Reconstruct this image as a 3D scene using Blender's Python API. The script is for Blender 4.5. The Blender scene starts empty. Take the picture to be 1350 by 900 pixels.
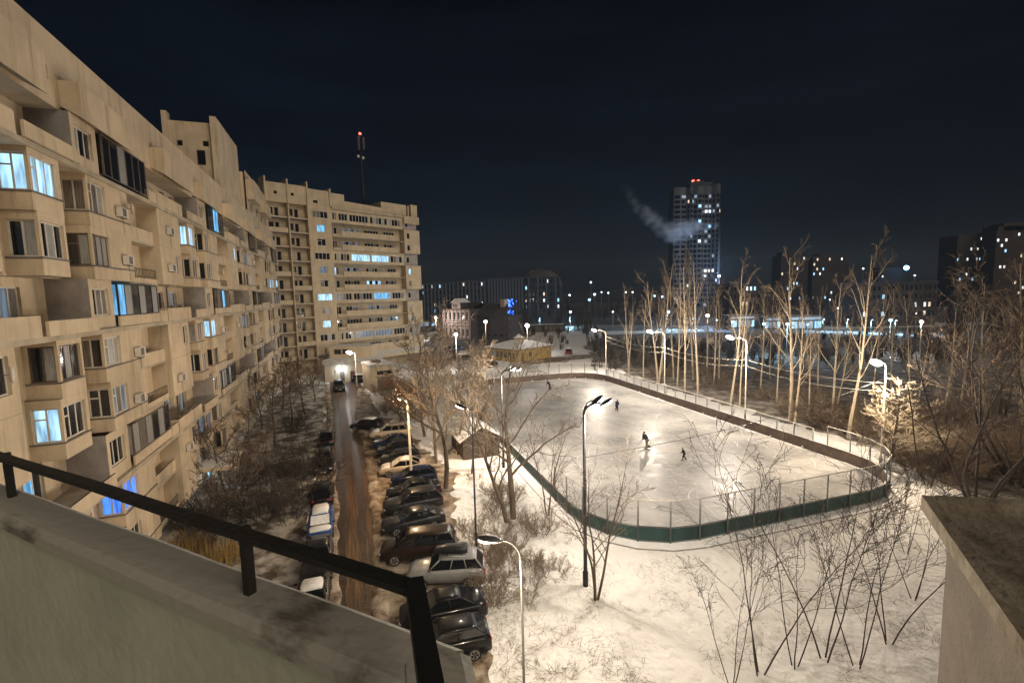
import bpy, bmesh, math, random
from mathutils import Vector, Matrix, Quaternion
C = bpy.context.scene.collection
SC = bpy.context.scene
R = math.radians
V = Vector
Z3 = V((0, 0, 1))

# ------------------------------------------------------------------ camera
FPX, W0, H0, CAMH, HOR, ROLL = 620.0, 1350, 900, 17.0, 387.0, -0.025
PITCH = math.atan((H0 / 2 - HOR) / FPX)
_cp, _sp = math.cos(PITCH), math.sin(PITCH)
FW = V((0, _cp, -_sp)); _r0 = V((1, 0, 0)); _u0 = V((0, _sp, _cp))
RT = _r0 * math.cos(ROLL) + _u0 * math.sin(ROLL)
UP = -_r0 * math.sin(ROLL) + _u0 * math.cos(ROLL)
EYE = V((0, 0, CAMH))

def ray(u, v): return FW * FPX + RT * (u - W0 / 2) - UP * (v - H0 / 2)
def gp(u, v, z=0.0):                       # where the sight line meets the level z
    d = ray(u, v); return EYE + d * ((z - CAMH) / d.z)
def at(u, v, dep):                         # point on the sight line at forward distance dep
    d = ray(u, v); return EYE + d * (dep / d.y)
def pix(p):
    d = V(p) - EYE; w = d.dot(FW)
    return W0 / 2 + FPX * d.dot(RT) / w, H0 / 2 - FPX * d.dot(UP) / w

cam = bpy.data.cameras.new('camera'); co = bpy.data.objects.new('camera', cam); C.objects.link(co)
cam.sensor_width = 36; cam.lens = 36 * FPX / W0; cam.clip_start = 0.05; cam.clip_end = 6000
m = Matrix((RT, UP, -FW)).transposed().to_4x4(); m.translation = EYE
co.matrix_world = m
SC.camera = co

# ------------------------------------------------------------------ materials
def mat(name, col, rough=0.7, metal=0.0, var=0.0, vscale=3.0, bump=0.0, bscale=20.0, col2=None, emit=None, estr=0.0, spec=0.5, coat=0.0, stretch=None, contrast=(0.35, 0.65), bdist=.1):
    M = bpy.data.materials.new(name); M.use_nodes = True
    nt = M.node_tree; b = nt.nodes['Principled BSDF']
    b.inputs['Base Color'].default_value = (*col, 1); b.inputs['Roughness'].default_value = rough
    b.inputs['Metallic'].default_value = metal
    b.inputs['Specular IOR Level'].default_value = spec
    b.inputs['Coat Weight'].default_value = coat
    tc = nt.nodes.new('ShaderNodeTexCoord'); src = tc.outputs['Object']
    if stretch:
        mp = nt.nodes.new('ShaderNodeMapping'); mp.inputs['Scale'].default_value = stretch
        nt.links.new(src, mp.inputs[0]); src = mp.outputs[0]
    if var or col2:
        n = nt.nodes.new('ShaderNodeTexNoise'); n.inputs['Scale'].default_value = vscale; n.inputs['Detail'].default_value = 6
        n.inputs['Roughness'].default_value = 0.62
        nt.links.new(src, n.inputs['Vector'])
        cr = nt.nodes.new('ShaderNodeValToRGB')
        c2 = col2 if col2 else tuple(max(0, c * (1 - var)) for c in col)
        c1 = col if col2 else tuple(min(1, c * (1 + var * .6)) for c in col)
        cr.color_ramp.elements[0].color = (*c2, 1); cr.color_ramp.elements[1].color = (*c1, 1)
        cr.color_ramp.elements[0].position, cr.color_ramp.elements[1].position = contrast
        nt.links.new(n.outputs['Fac'], cr.inputs[0]); nt.links.new(cr.outputs[0], b.inputs['Base Color'])
    if bump:
        n2 = nt.nodes.new('ShaderNodeTexNoise'); n2.inputs['Scale'].default_value = bscale; n2.inputs['Detail'].default_value = 5
        nt.links.new(src, n2.inputs['Vector'])
        bp = nt.nodes.new('ShaderNodeBump'); bp.inputs['Strength'].default_value = bump; bp.inputs['Distance'].default_value = bdist
        nt.links.new(n2.outputs['Fac'], bp.inputs['Height']); nt.links.new(bp.outputs[0], b.inputs['Normal'])
    if emit:
        b.inputs['Emission Color'].default_value = (*emit, 1); b.inputs['Emission Strength'].default_value = estr
    return M

def plaster(name, col, dirt):              # rendered facade: blotches, rain streaks and fine grain
    M = mat(name, col, 0.85, var=0.16, vscale=0.45, bump=0.25, bscale=9)
    nt = M.node_tree; b = nt.nodes['Principled BSDF']
    base = b.inputs['Base Color'].links[0].from_socket
    tc = nt.nodes.new('ShaderNodeTexCoord'); mp = nt.nodes.new('ShaderNodeMapping'); mp.inputs['Scale'].default_value = (1.6, 1.6, 0.12)
    nt.links.new(tc.outputs['Object'], mp.inputs[0])
    n = nt.nodes.new('ShaderNodeTexNoise'); n.inputs['Scale'].default_value = 1.0; n.inputs['Detail'].default_value = 7; n.inputs['Roughness'].default_value = 0.7
    nt.links.new(mp.outputs[0], n.inputs['Vector'])
    cr = nt.nodes.new('ShaderNodeValToRGB'); cr.color_ramp.elements[0].position = 0.51; cr.color_ramp.elements[1].position = 0.78
    cr.color_ramp.elements[0].color = (0, 0, 0, 1); cr.color_ramp.elements[1].color = (.75, .75, .75, 1)
    nt.links.new(n.outputs['Fac'], cr.inputs[0])
    mx = nt.nodes.new('ShaderNodeMix'); mx.data_type = 'RGBA'
    nt.links.new(cr.outputs[0], mx.inputs['Factor']); nt.links.new(base, mx.inputs['A']); mx.inputs['B'].default_value = (*dirt, 1)
    nt.links.new(mx.outputs['Result'], b.inputs['Base Color'])
    return M

def glass_lit(name, col, s, scale=1.4):    # a lit room behind curtains
    M = mat(name, (.05, .06, .07), 0.25)
    nt = M.node_tree; b = nt.nodes['Principled BSDF']
    tc = nt.nodes.new('ShaderNodeTexCoord'); n = nt.nodes.new('ShaderNodeTexNoise'); n.inputs['Scale'].default_value = scale; n.inputs['Detail'].default_value = 3
    mp = nt.nodes.new('ShaderNodeMapping'); mp.inputs['Scale'].default_value = (2.2, 2.2, .35); nt.links.new(tc.outputs['Object'], mp.inputs[0]); nt.links.new(mp.outputs[0], n.inputs['Vector'])
    cr = nt.nodes.new('ShaderNodeValToRGB'); e = cr.color_ramp.elements
    e[0].position = 0.36; e[0].color = (*[c * .30 for c in col], 1); e[1].position = 0.64; e[1].color = (*col, 1)
    nt.links.new(n.outputs['Fac'], cr.inputs[0]); nt.links.new(cr.outputs[0], b.inputs['Emission Color'])
    b.inputs['Emission Strength'].default_value = s
    return M

def netmat(name, col, cover):              # woven netting: mostly holes
    M = bpy.data.materials.new(name); M.use_nodes = True; nt = M.node_tree
    b = nt.nodes['Principled BSDF']; b.inputs['Base Color'].default_value = (*col, 1); b.inputs['Roughness'].default_value = .6
    o = nt.nodes['Material Output']; t = nt.nodes.new('ShaderNodeBsdfTransparent'); mx = nt.nodes.new('ShaderNodeMixShader')
    mx.inputs[0].default_value = cover
    nt.links.new(t.outputs[0], mx.inputs[1]); nt.links.new(b.outputs[0], mx.inputs[2]); nt.links.new(mx.outputs[0], o.inputs[0])
    return M

M = {}
M['plaster'] = plaster('plaster', (.56, .45, .315), (.20, .15, .10))
M['plaster_far'] = plaster('plaster_far', (.46, .375, .26), (.22, .175, .12))
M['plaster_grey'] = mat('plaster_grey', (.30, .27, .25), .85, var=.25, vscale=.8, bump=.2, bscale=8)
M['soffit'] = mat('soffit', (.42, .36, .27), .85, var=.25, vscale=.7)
M['ledge'] = mat('ledge', (.14, .12, .11), .7, var=.3, vscale=2)
M['white_frame'] = mat('white_frame', (.62, .58, .52), .5, var=.12, vscale=4)
M['brown_frame'] = mat('brown_frame', (.12, .085, .06), .6, var=.3, vscale=4)
M['glass'] = mat('glass', (.012, .014, .018), .06, spec=.8)
M['glass_curtain'] = mat('glass_curtain', (.17, .15, .13), .3, var=.6, vscale=5, stretch=(3, 3, .25), spec=.7)
M['glass_pale'] = mat('glass_pale', (.32, .32, .31), .3, var=.35, vscale=5, stretch=(3, 3, .25), spec=.6)
M['lit_blue'] = glass_lit('lit_blue', (.16, .55, 1.0), 1.1)
M['lit_cyan'] = glass_lit('lit_cyan', (.40, .72, 1.0), 1.4)
M['lit_deep'] = glass_lit('lit_deep', (.05, .22, 1.0), 1.5, 2.5)
M['lit_dim'] = glass_lit('lit_dim', (.30, .42, .55), .35)
M['rail'] = mat('rail', (.02, .02, .02), .5, metal=.3)
M['snow'] = mat('snow', (.80, .78, .75), .75, col2=(.58, .55, .51), vscale=1.1, bump=.9, bscale=2.2, spec=.25, contrast=(.26, .46), bdist=.35)
M['snow_cap'] = mat('snow_cap', (.78, .77, .76), .7, var=.1, vscale=2, bump=.5, bscale=6, spec=.25)
M['concrete'] = mat('concrete', (.36, .33, .29), .85, var=.3, vscale=1.5, bump=.3, bscale=12)
M['dark_metal'] = mat('dark_metal', (.025, .025, .028), .4, metal=.6)
M['grey_metal'] = mat('grey_metal', (.22, .22, .22), .45, metal=.6, var=.2, vscale=3)
M['pale_pole'] = mat('pale_pole', (.38, .34, .28), .7, var=.25, vscale=2)
M['lens'] = mat('lens', (.8, .8, .8), .4, emit=(1.0, .95, .93), estr=22)
M['lens_warm'] = mat('lens_warm', (.8, .8, .8), .4, emit=(1.0, .62, .25), estr=16)
M['lens_blue'] = mat('lens_blue', (.8, .8, .8), .4, emit=(.18, .55, 1.0), estr=12)
M['lens_far'] = mat('lens_far', (.8, .8, .8), .4, emit=(.75, .88, 1.0), estr=8)
M['lens_red'] = mat('lens_red', (.8, .1, .1), .4, emit=(1.0, .06, .04), estr=8)
M['lens_pink'] = mat('lens_pink', (.8, .8, .8), .4, emit=(1.0, .66, .62), estr=20)

# ------------------------------------------------------------------ mesh builder
class MB:
    def __init__(s): s.v = []; s.f = []; s.mi = []; s.ms = []; s.sm = []
    def _m(s, m):
        if m not in s.ms: s.ms.append(m)
        return s.ms.index(m)
    def poly(s, pts, m, smooth=False):
        i = len(s.v); s.v += [tuple(p) for p in pts]; s.f.append(tuple(range(i, i + len(pts)))); s.mi.append(s._m(m)); s.sm.append(smooth)
    def fbox(s, o, a, out, x0, x1, z0, z1, d0, d1, m, top=None):   # box: x along a, z up, d along out
        i = len(s.v); k = s._m(m)
        for d in (d0, d1):
            for (x, z) in ((x0, z0), (x1, z0), (x1, z1), (x0, z1)):
                s.v.append(tuple(o + a * x + out * d + Z3 * z))
        for q, f in enumerate(((0, 1, 2, 3), (7, 6, 5, 4), (0, 4, 5, 1), (1, 5, 6, 2), (2, 6, 7, 3), (3, 7, 4, 0))):
            s.f.append(tuple(i + j for j in f)); s.mi.append(s._m(top) if (top and q == 4) else k); s.sm.append(False)
    def box(s, x0, x1, y0, y1, z0, z1, m, top=None):
        s.fbox(V((0, 0, 0)), V((1, 0, 0)), V((0, 1, 0)), x0, x1, z0, z1, y0, y1, m, top)
    def tube(s, pts, rad, n, m, smooth=True, cap=True):
        pts = [V(p) for p in pts]; k = s._m(m); base = len(s.v)
        ref = None
        for i, p in enumerate(pts):
            t = (pts[min(i + 1, len(pts) - 1)] - pts[max(i - 1, 0)])
            if t.length < 1e-9: t = Z3.copy()
            t.normalize()
            if ref is None:
                ref = t.orthogonal().normalized()
            else:
                ref = ref - t * ref.dot(t)
                ref = ref.normalized() if ref.length > 1e-6 else t.orthogonal().normalized()
            b = t.cross(ref); r = rad[i] if isinstance(rad, (list, tuple)) else rad
            for j in range(n):
                an = 2 * math.pi * j / n
                s.v.append(tuple(p + (ref * math.cos(an) + b * math.sin(an)) * r))
        for i in range(len(pts) - 1):
            for j in range(n):
                a0 = base + i * n + j; a1 = base + i * n + (j + 1) % n
                s.f.append((a0, a1, a1 + n, a0 + n)); s.mi.append(k); s.sm.append(smooth)
        if cap:
            s.f.append(tuple(base + j for j in range(n))[::-1]); s.mi.append(k); s.sm.append(False)
            l = base + (len(pts) - 1) * n
            s.f.append(tuple(l + j for j in range(n))); s.mi.append(k); s.sm.append(False)
    def ell(s, c, rx, ry, rz, m, seg=10, rings=6, axis=None, zmin=-1.0):
        c = V(c); k = s._m(m); base = len(s.v)
        q = axis.to_matrix() if axis is not None else Matrix.Identity(3)
        for i in range(rings + 1):
            ph = -math.pi / 2 + math.pi * i / rings
            for j in range(seg):
                th = 2 * math.pi * j / seg
                p = V((rx * math.cos(ph) * math.cos(th), ry * math.cos(ph) * math.sin(th), rz * max(zmin, math.sin(ph))))
                s.v.append(tuple(c + q @ p))
        for i in range(rings):
            for j in range(seg):
                a0 = base + i * seg + j; a1 = base + i * seg + (j + 1) % seg
                s.f.append((a0, a1, a1 + seg, a0 + seg)); s.mi.append(k); s.sm.append(True)
    def loft(s, rings, m, closed=True, caps=True, smooth=True):
        k = s._m(m); base = len(s.v); n = len(rings[0])
        for r in rings: s.v += [tuple(p) for p in r]
        for i in range(len(rings) - 1):
            for j in range(n if closed else n - 1):
                a0 = base + i * n + j; a1 = base + i * n + (j + 1) % n
                s.f.append((a0, a1, a1 + n, a0 + n)); s.mi.append(k); s.sm.append(smooth)
        if caps:
            s.f.append(tuple(base + j for j in range(n))[::-1]); s.mi.append(k); s.sm.append(False)
            l = base + (len(rings) - 1) * n
            s.f.append(tuple(l + j for j in range(n))); s.mi.append(k); s.sm.append(False)
    def wall(s, o, a, out, w, z0, z1, holes, m, rev=.16):         # a flat wall with real openings and reveals
        xs = sorted({0.0, w, *[h[0] for h in holes], *[h[1] for h in holes]})
        zs = sorted({z0, z1, *[h[2] for h in holes], *[h[3] for h in holes]})
        P = lambda x, z, d=0.0: o + a * x + Z3 * z + out * d
        for i in range(len(xs) - 1):
            for j in range(len(zs) - 1):
                cx, cz = (xs[i] + xs[i + 1]) / 2, (zs[j] + zs[j + 1]) / 2
                if any(h[0] < cx < h[1] and h[2] < cz < h[3] for h in holes): continue
                s.poly((P(xs[i], zs[j]), P(xs[i + 1], zs[j]), P(xs[i + 1], zs[j + 1]), P(xs[i], zs[j + 1])), m)
        for (x0, x1, a0, a1) in holes:
            s.poly((P(x0, a0), P(x0, a1), P(x0, a1, -rev), P(x0, a0, -rev)), m)
            s.poly((P(x1, a0), P(x1, a0, -rev), P(x1, a1, -rev), P(x1, a1)), m)
            s.poly((P(x0, a1), P(x1, a1), P(x1, a1, -rev), P(x0, a1, -rev)), m)
            s.poly((P(x0, a0), P(x0, a0, -rev), P(x1, a0, -rev), P(x1, a0)), m)
    def mesh(s, name):
        me = bpy.data.meshes.new(name); me.from_pydata(s.v, [], s.f)
        for m in s.ms: me.materials.append(m)
        me.polygons.foreach_set('material_index', s.mi); me.polygons.foreach_set('use_smooth', s.sm); me.update()
        return me
    def build(s, name, parent=None, loc=None):
        o = bpy.data.objects.new(name, s.mesh(name)); C.objects.link(o)
        if parent: o.parent = parent
        if loc is not None: o.location = loc
        return o

def tag(o, label=None, cat=None, group=None, kind=None):
    if label: o['label'] = label
    if cat: o['category'] = cat
    if group: o['group'] = group
    if kind: o['kind'] = kind
    return o
def thing(name, label, cat, loc=(0, 0, 0), rz=0.0, group=None):
    o = bpy.data.objects.new(name, None); C.objects.link(o); o.location = loc; o.rotation_euler = (0, 0, rz)
    o.empty_display_size = .3
    return tag(o, label, cat, group)
def inst(me, name, parent, loc=None):
    o = bpy.data.objects.new(name, me); C.objects.link(o); o.parent = parent
    if loc is not None: o.location = loc
    return o
def copy_tree(o, parent=None):
    c = o.copy(); C.objects.link(c)
    if parent: c.parent = parent
    for ch in list(o.children): copy_tree(ch, c)
    return c
ORD = 'leftmost second third fourth fifth sixth seventh eighth ninth tenth eleventh twelfth thirteenth fourteenth fifteenth sixteenth seventeenth eighteenth nineteenth twentieth'.split()
ORD += ['twenty-' + w for w in 'first second third fourth fifth sixth seventh eighth ninth'.split()] + ['thirtieth'] + ['thirty-' + w for w in 'first second third fourth fifth sixth seventh eighth ninth'.split()]
def ordl(i, n): return 'leftmost' if i == 0 else ('rightmost' if i == n - 1 else ORD[i] + ' from the left')

def light(name, loc, watt, col=(1, .9, .78), rad=.12, parent=None):
    l = bpy.data.lights.new(name, 'POINT'); l.energy = watt; l.color = col; l.shadow_soft_size = rad
    o = bpy.data.objects.new(name, l); C.objects.link(o); o.location = loc
    if parent: o.parent = parent
    return o

def window(fr, gl, o, a, out, h, nm=2, fm=None, gm=None, depth=.12, tr=False):   # sash frame + panes set in a hole h=(x0,x1,z0,z1)
    fm = fm or M['white_frame']; gm = gm or M['glass']
    x0, x1, z0, z1 = h; t = .075
    for (a0, a1, b0, b1) in ((x0, x1, z0, z0 + t), (x0, x1, z1 - t, z1), (x0, x0 + t, z0 + t, z1 - t), (x1 - t, x1, z0 + t, z1 - t)):
        fr.fbox(o, a, out, a0, a1, b0, b1, -depth - .06, -depth, fm)
    for i in range(1, nm):
        x = x0 + (x1 - x0) * i / nm
        fr.fbox(o, a, out, x - t / 2, x + t / 2, z0 + t, z1 - t, -depth - .057, -depth - .004, fm)
    if tr:
        zz = z0 + (z1 - z0) * .68
        xa = x0 + t; xb = x0 + (x1 - x0) / nm - t / 2
        fr.fbox(o, a, out, xa, xb, zz - t / 2, zz + t / 2, -depth - .054, -depth - .008, fm)
    for i in range(nm):
        xa = x0 + (x1 - x0) * i / nm; xb = x0 + (x1 - x0) * (i + 1) / nm
        g = gm[i % len(gm)] if isinstance(gm, (list, tuple)) else gm
        P = lambda x, z: o + a * x + Z3 * z + out * (-depth - .03)
        gl.poly((P(xa, z0), P(xb, z0), P(xb, z1), P(xa, z1)), g)
# ------------------------------------------------------------------ the long apartment block on the left
_vd = ray(455, 397); D1 = V((_vd.x, _vd.y, 0)).normalized(); N1 = V((D1.y, -D1.x, 0))
B1O = D1 * 42 + N1 * -14.0
A0 = V((1, 0, 0)); OUT = V((0, -1, 0))
def L1(s, n, z=0.0): return V((s - 42.0, -(n + 14.0), z))
b1 = thing('apartment_block', 'long cream apartment block with stepped bays and balconies filling the left side', 'apartment block',
           B1O, math.atan2(D1.y, D1.x))
FF, MM, DD, BACK = -12.7, -14.0, -14.7, -27.0
FH = 2.85
PL = M['plaster']
rg = random.Random(5)
wl = MB()
def dark():
    return rg.choice([M['glass'], M['glass'], M['glass'], M['glass_curtain'], M['glass_curtain'], M['glass_pale']])
def panes(n):
    r_ = rg.random()
    if r_ < .055: return [M[rg.choice(['lit_cyan', 'lit_blue', 'lit_dim'])]] * n
    if r_ < .10: return [M['lit_dim'] if rg.random() < .5 else dark() for _ in range(n)]
    return [dark() for _ in range(n)]
def put_window(name, o, a, out, h, nm=2, fm=None, gm=None, parent=b1, single=False, tr=False, depth=.12):
    fr, gl = MB(), MB()
    if single:
        window(fr, fr, o, a, out, h, nm, fm, gm, depth, tr); return fr.build(name, parent)
    window(fr, gl, o, a, out, h, nm, fm, gm, depth, tr)
    f = fr.build(name, parent); gl.build('pane', f); return f
LIT = {(0, 2, 'A'): 'lit_cyan', (0, 1, 'M'): 'lit_dim', (1, 2, 'A'): 'lit_cyan', (1, -1, 'B'): 'lit_cyan', (1, 2, 'X'): 'lit_dim', (2, -1, 'A'): 'lit_dim',
       (3, 1, 'B'): 'lit_cyan', (0, -4, 'B'): 'lit_deep', (2, 2, 'B'): 'lit_dim', (1, -4, 'A'): 'lit_dim'}
def litmat(k, j, w):
    return M[LIT[(k, j, w)]] if (k, j, w) in LIT else None
def bay(k, j, w, t0, t1, z0, sidewin=True):
    """a square bay standing out of the wall: its near side and its front both glazed"""
    s0 = 19.7 + 22.3 * k; z1 = z0 + FH; b = MB()
    lit = litmat(k, j, w)
    zs = .80 + rg.uniform(-.05, .05)
    hole_s = (.16, (FF - MM) - .12, z0 + zs, z0 + 2.45)
    fw = min(t1 - t0 - .35, 1.9)
    hole_f = (.18, .18 + fw, z0 + zs, z0 + 2.45)
    os_ = L1(s0 + t0, MM); as_ = V((0, -1, 0)); outs = V((-1, 0, 0))
    of_ = L1(s0 + t0, FF)
    pm = PL
    b.wall(os_, as_, outs, FF - MM, z0, z1 - .004, [hole_s] if sidewin else [], pm)
    b.wall(of_, A0, OUT, t1 - t0, z0, z1 - .004, [hole_f], pm)
    b.poly((L1(s0 + t1, FF, z0), L1(s0 + t1, MM, z0), L1(s0 + t1, MM, z1 - .004), L1(s0 + t1, FF, z1 - .004)), pm)
    b.poly((L1(s0 + t0, MM, z0), L1(s0 + t0, FF, z0), L1(s0 + t1, FF, z0), L1(s0 + t1, MM, z0)), M['soffit'])
    b.poly((L1(s0 + t0, MM, z1 - .004), L1(s0 + t0, FF, z1 - .004), L1(s0 + t1, FF, z1 - .004), L1(s0 + t1, MM, z1 - .004)), M['ledge'])
    # thin sill running round the bay
    b.fbox(of_, A0, OUT, -.05, t1 - t0 - .02, z0 + zs - .07, z0 + zs - .004, .003, .06, M['ledge'])
    b.fbox(os_, as_, outs, .02, FF - MM + .003, z0 + zs - .07, z0 + zs - .004, .003, .05, M['ledge'])
    bo = b.build('bay', b1)
    fm = rg.choice([M['white_frame'], M['white_frame'], M['brown_frame']])
    if sidewin:
        put_window('bay_window', os_, as_, outs, hole_s, 2, fm, lit or panes(2), bo, True, rg.random() < .6)
    put_window('bay_window', of_, A0, OUT, hole_f, 2 if fw < 1.5 else 3, fm, lit or panes(3), bo, True, rg.random() < .4)

ROWS = list(range(-5, 4))
for k in range(4):
    s0 = 19.7 + 22.3 * k
    for j in ROWS:
        z0 = 15.5 + FH * j; z1 = z0 + FH
        if j % 3:                                        # the two storeys of a projecting pair
            low = j in (1, -2, -5)
            ja = rg.uniform(-.35, .35); jb = rg.uniform(-.4, .4)
            # front volume
            hs = [] if rg.random() < .25 else [(3.2, 4.35, z0 + .85, z0 + 2.4)]
            wl.wall(L1(s0, FF), A0, OUT, 4.8, z0, z1, hs, PL)
            for h in hs: put_window('window', L1(s0, FF), A0, OUT, h, 2, None, litmat(k, j, 'V') or panes(2))
            wl.poly((L1(s0, DD, z0), L1(s0, FF, z0), L1(s0, FF, z1), L1(s0, DD, z1)), M['plaster_grey'] if False else PL)
            wl.poly((L1(s0 + 4.8, FF, z0), L1(s0 + 4.8, MM, z0), L1(s0 + 4.8, MM, z1), L1(s0 + 4.8, FF, z1)), PL)
            # main wall
            hm = [(.5, 2.0, z0 + .85, z0 + 2.4)] if k == 0 else []
            wl.wall(L1(s0 + 4.8, MM), A0, OUT, 12.5, z0, z1, hm, PL)
            for h in hm: put_window('window', L1(s0 + 4.8, MM), A0, OUT, h, 2, None, litmat(k, j, 'M') or panes(2))
            hx = [(.5, 1.35, z0 + .12, z0 + 2.35), (1.6, 2.7, z0 + .85, z0 + 2.35)]
            wl.wall(L1(s0 + 17.3, MM), A0, OUT, 5.0, z0, z1, hx, PL)
            for h in hx: put_window('window', L1(s0 + 17.3, MM), A0, OUT, h, 1 if h[1] < 1.4 else 2, M['brown_frame'], litmat(k, j, 'X') or panes(2))
            # little balcony in the corner
            bb = MB()
            bb.fbox(L1(s0 + 17.3, MM), A0, OUT, .02, 4.98, z0 - .12, z0 + .02, .003, .95, M['soffit'])
            bb.fbox(L1(s0 + 17.3, MM), A0, OUT, .02, 4.98, z0 + .021, z0 + (.35 if low else .9), .86, .94, PL, M['ledge'])
            if low:
                for x in [.1 + .24 * q for q in range(21)]:
                    bb.tube((L1(s0 + 17.3 + x, MM + .9, z0 + .35), L1(s0 + 17.3 + x, MM + .9, z0 + .95)), .014, 4, M['rail'])
                bb.tube((L1(s0 + 17.35, MM + .9, z0 + .97), L1(s0 + 22.2, MM + .9, z0 + .97)), .025, 5, M['rail'])
            bb.build('balcony', b1)
            # bays
            bay(k, j, 'A', 7.4 + ja, 9.4 + ja + rg.uniform(0, .5), z0)
            bay(k, j, 'B', 12.1 + jb, 17.3, z0)
            if low:                                      # undersides of the projecting pair
                wl.poly((L1(s0, DD, z0), L1(s0, FF, z0), L1(s0 + 4.8, FF, z0), L1(s0 + 4.8, DD, z0)), M['soffit'])
                wl.poly((L1(s0 + 4.8, DD, z0), L1(s0 + 4.8, MM, z0), L1(s0 + 22.3, MM, z0), L1(s0 + 22.3, DD, z0)), M['soffit'])
            else:
                wl.poly((L1(s0, DD, z1), L1(s0, FF, z1), L1(s0 + 4.8, FF, z1), L1(s0 + 4.8, DD, z1)), M['ledge'])
                wl.poly((L1(s0 + 4.8, DD, z1), L1(s0 + 4.8, MM, z1), L1(s0 + 22.3, MM, z1), L1(s0 + 22.3, DD, z1)), M['ledge'])
        else:                                            # set-back storey with balconies and a glazed loggia
            hd = [(4.0, 6.2, z0 + .75, z0 + 2.4), (7.6, 9.6, z0 + .1, z0 + 2.4)]
            wl.wall(L1(s0, DD), A0, OUT, 22.3, z0, z1, hd, PL)
            wm = {(0, 0): 'lit_dim', (0, 3): 'lit_blue', (0, -3): 'lit_blue', (1, 0): 'lit_dim', (1, -3): 'lit_dim'}.get((k, j))
            for h in hd: put_window('window', L1(s0, DD), A0, OUT, h, 3, None, [M[wm] if (wm and q == 1) else dark() for q in range(3)] if wm else panes(3))
            # closed room with its grey party wall
            rb = MB(); hr = [(.35, 2.2, z0 + .85, z0 + 2.35)]
            rb.wall(L1(s0 + 11.6, FF - .15), A0, OUT, 2.7, z0 + .13, z1 - .004, hr, PL)
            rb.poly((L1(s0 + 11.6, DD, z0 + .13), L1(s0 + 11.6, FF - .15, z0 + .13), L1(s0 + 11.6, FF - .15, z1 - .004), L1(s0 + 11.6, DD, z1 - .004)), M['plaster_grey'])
            rb.poly((L1(s0 + 14.3, DD, z0 + .13), L1(s0 + 14.3, FF - .15, z0 + .13), L1(s0 + 14.3, FF - .15, z1 - .004), L1(s0 + 14.3, DD, z1 - .004)), PL)
            ro = rb.build('room_block', b1)
            put_window('bay_window', L1(s0 + 11.6, FF - .15), A0, OUT, hr[0], 3, None, panes(3), ro, True)
            # loggia glazing
            lg = MB(); n = 6; dm = M['brown_frame'] if (k + j) % 2 else M['rail']
            lm = {(0, 0): ['lit_blue', 'glass_pale', 'glass', 'glass_pale', 'glass', 'glass_pale'], (1, 3): ['glass', 'glass', 'lit_blue', 'lit_blue', 'glass', 'glass'],
                  (1, 0): ['glass', 'glass_curtain', 'glass', 'lit_blue', 'glass', 'glass'], (3, 0): ['glass_pale', 'lit_dim', 'glass', 'glass_pale', 'lit_dim', 'glass']}.get((k, j))
            gm = [M[q] for q in lm] if lm else [rg.choice([M['glass'], M['glass'], M['glass_curtain'], M['glass_pale']]) for _ in range(n)]
            lo = .35 if j == 3 else .75
            oo = L1(s0 + 14.5, FF + .05)
            window(lg, lg, oo, A0, OUT, (0, 6.4, z0 + lo, z0 + 2.7), n, dm, gm, .05)
            window(lg, lg, L1(s0 + 14.5, DD + .05), V((0, -1, 0)), V((-1, 0, 0)), (.1, FF - DD - .02, z0 + lo, z0 + 2.7), 2, dm, gm[0], .02)
            lg.fbox(oo, A0, OUT, 0, 6.4, z0 + .14, z0 + lo - .004, -.14, -.03, M['glass'] if j == 3 else PL)
            lg.build('loggia', b1)
            # balcony slabs with solid parapets
            bb = MB()
            bb.fbox(L1(s0, DD), A0, OUT, .02, 22.26, z0 - .14, z0 + .12, .004, FF - DD + .12, M['soffit'])
            for (x0, x1, hh, dd) in ((0.05, 6.0 + rg.uniform(-.6, .6), 1.05, .12), (6.7, 11.2, .8, .3)):
                bb.fbox(L1(s0, DD), A0, OUT, x0, x1, z0 + .121, z0 + hh, FF - DD + dd - .12, FF - DD + dd, PL, M['ledge'])
            bb.fbox(L1(s0, DD), A0, OUT, 20.9, 22.2, z0 + .121, z0 + .9, FF - DD - .02, FF - DD + .1, PL, M['ledge'])
            bb.fbox(L1(s0, DD), A0, OUT, .05, .2, z0 + .122, z0 + 1.045, .004, FF - DD, PL, M['ledge'])
            for x in (1.2, 3.1):
                bb.fbox(L1(s0, DD), A0, OUT, x, x + .5, z0 + 1.053, z0 + 1.25, FF - DD - .1, FF - DD + .08, M['brown_frame'])
            bb.build('balcony', b1)
    # ---- top storey: overhanging band, projecting boxes, small openings
    zt = 15.5 + FH * 4
    hb = [(9.6, 11.0, zt + 1.2, zt + 1.9), (18.6, 20.2, zt + 1.15, zt + 1.95)]
    wl.wall(L1(s0, -13.25), A0, OUT, 22.3, zt, 30.6, hb, PL)
    for h in hb: put_window('window', L1(s0, -13.25), A0, OUT, h, 2, M['brown_frame'], M['glass'])
    wl.poly((L1(s0, DD, zt), L1(s0, -13.25, zt), L1(s0 + 22.3, -13.25, zt), L1(s0 + 22.3, DD, zt)), M['soffit'])
    for (x0, x1, zz) in ((1.6, 8.8, 1.75), (11.8, 18.0, 1.55)):
        q = MB()
        zz0 = zt - .25
        P = lambda x, n, z: L1(s0 + x, n, z)
        f0, f1 = -12.35, -12.55
        q.poly((P(x0, -13.24, zz0 + .5), P(x0, f0, zz0), P(x0, f0, zt + zz), P(x0, -13.24, zt + zz)), PL)
        q.poly((P(x1, -13.24, zz0 + .5), P(x1, f0, zz0), P(x1, f0, zt + zz), P(x1, -13.24, zt + zz)), PL)
        q.poly((P(x0, f0, zz0), P(x1, f0, zz0), P(x1, f0, zt + zz), P(x0, f0, zt + zz)), PL)
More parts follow.
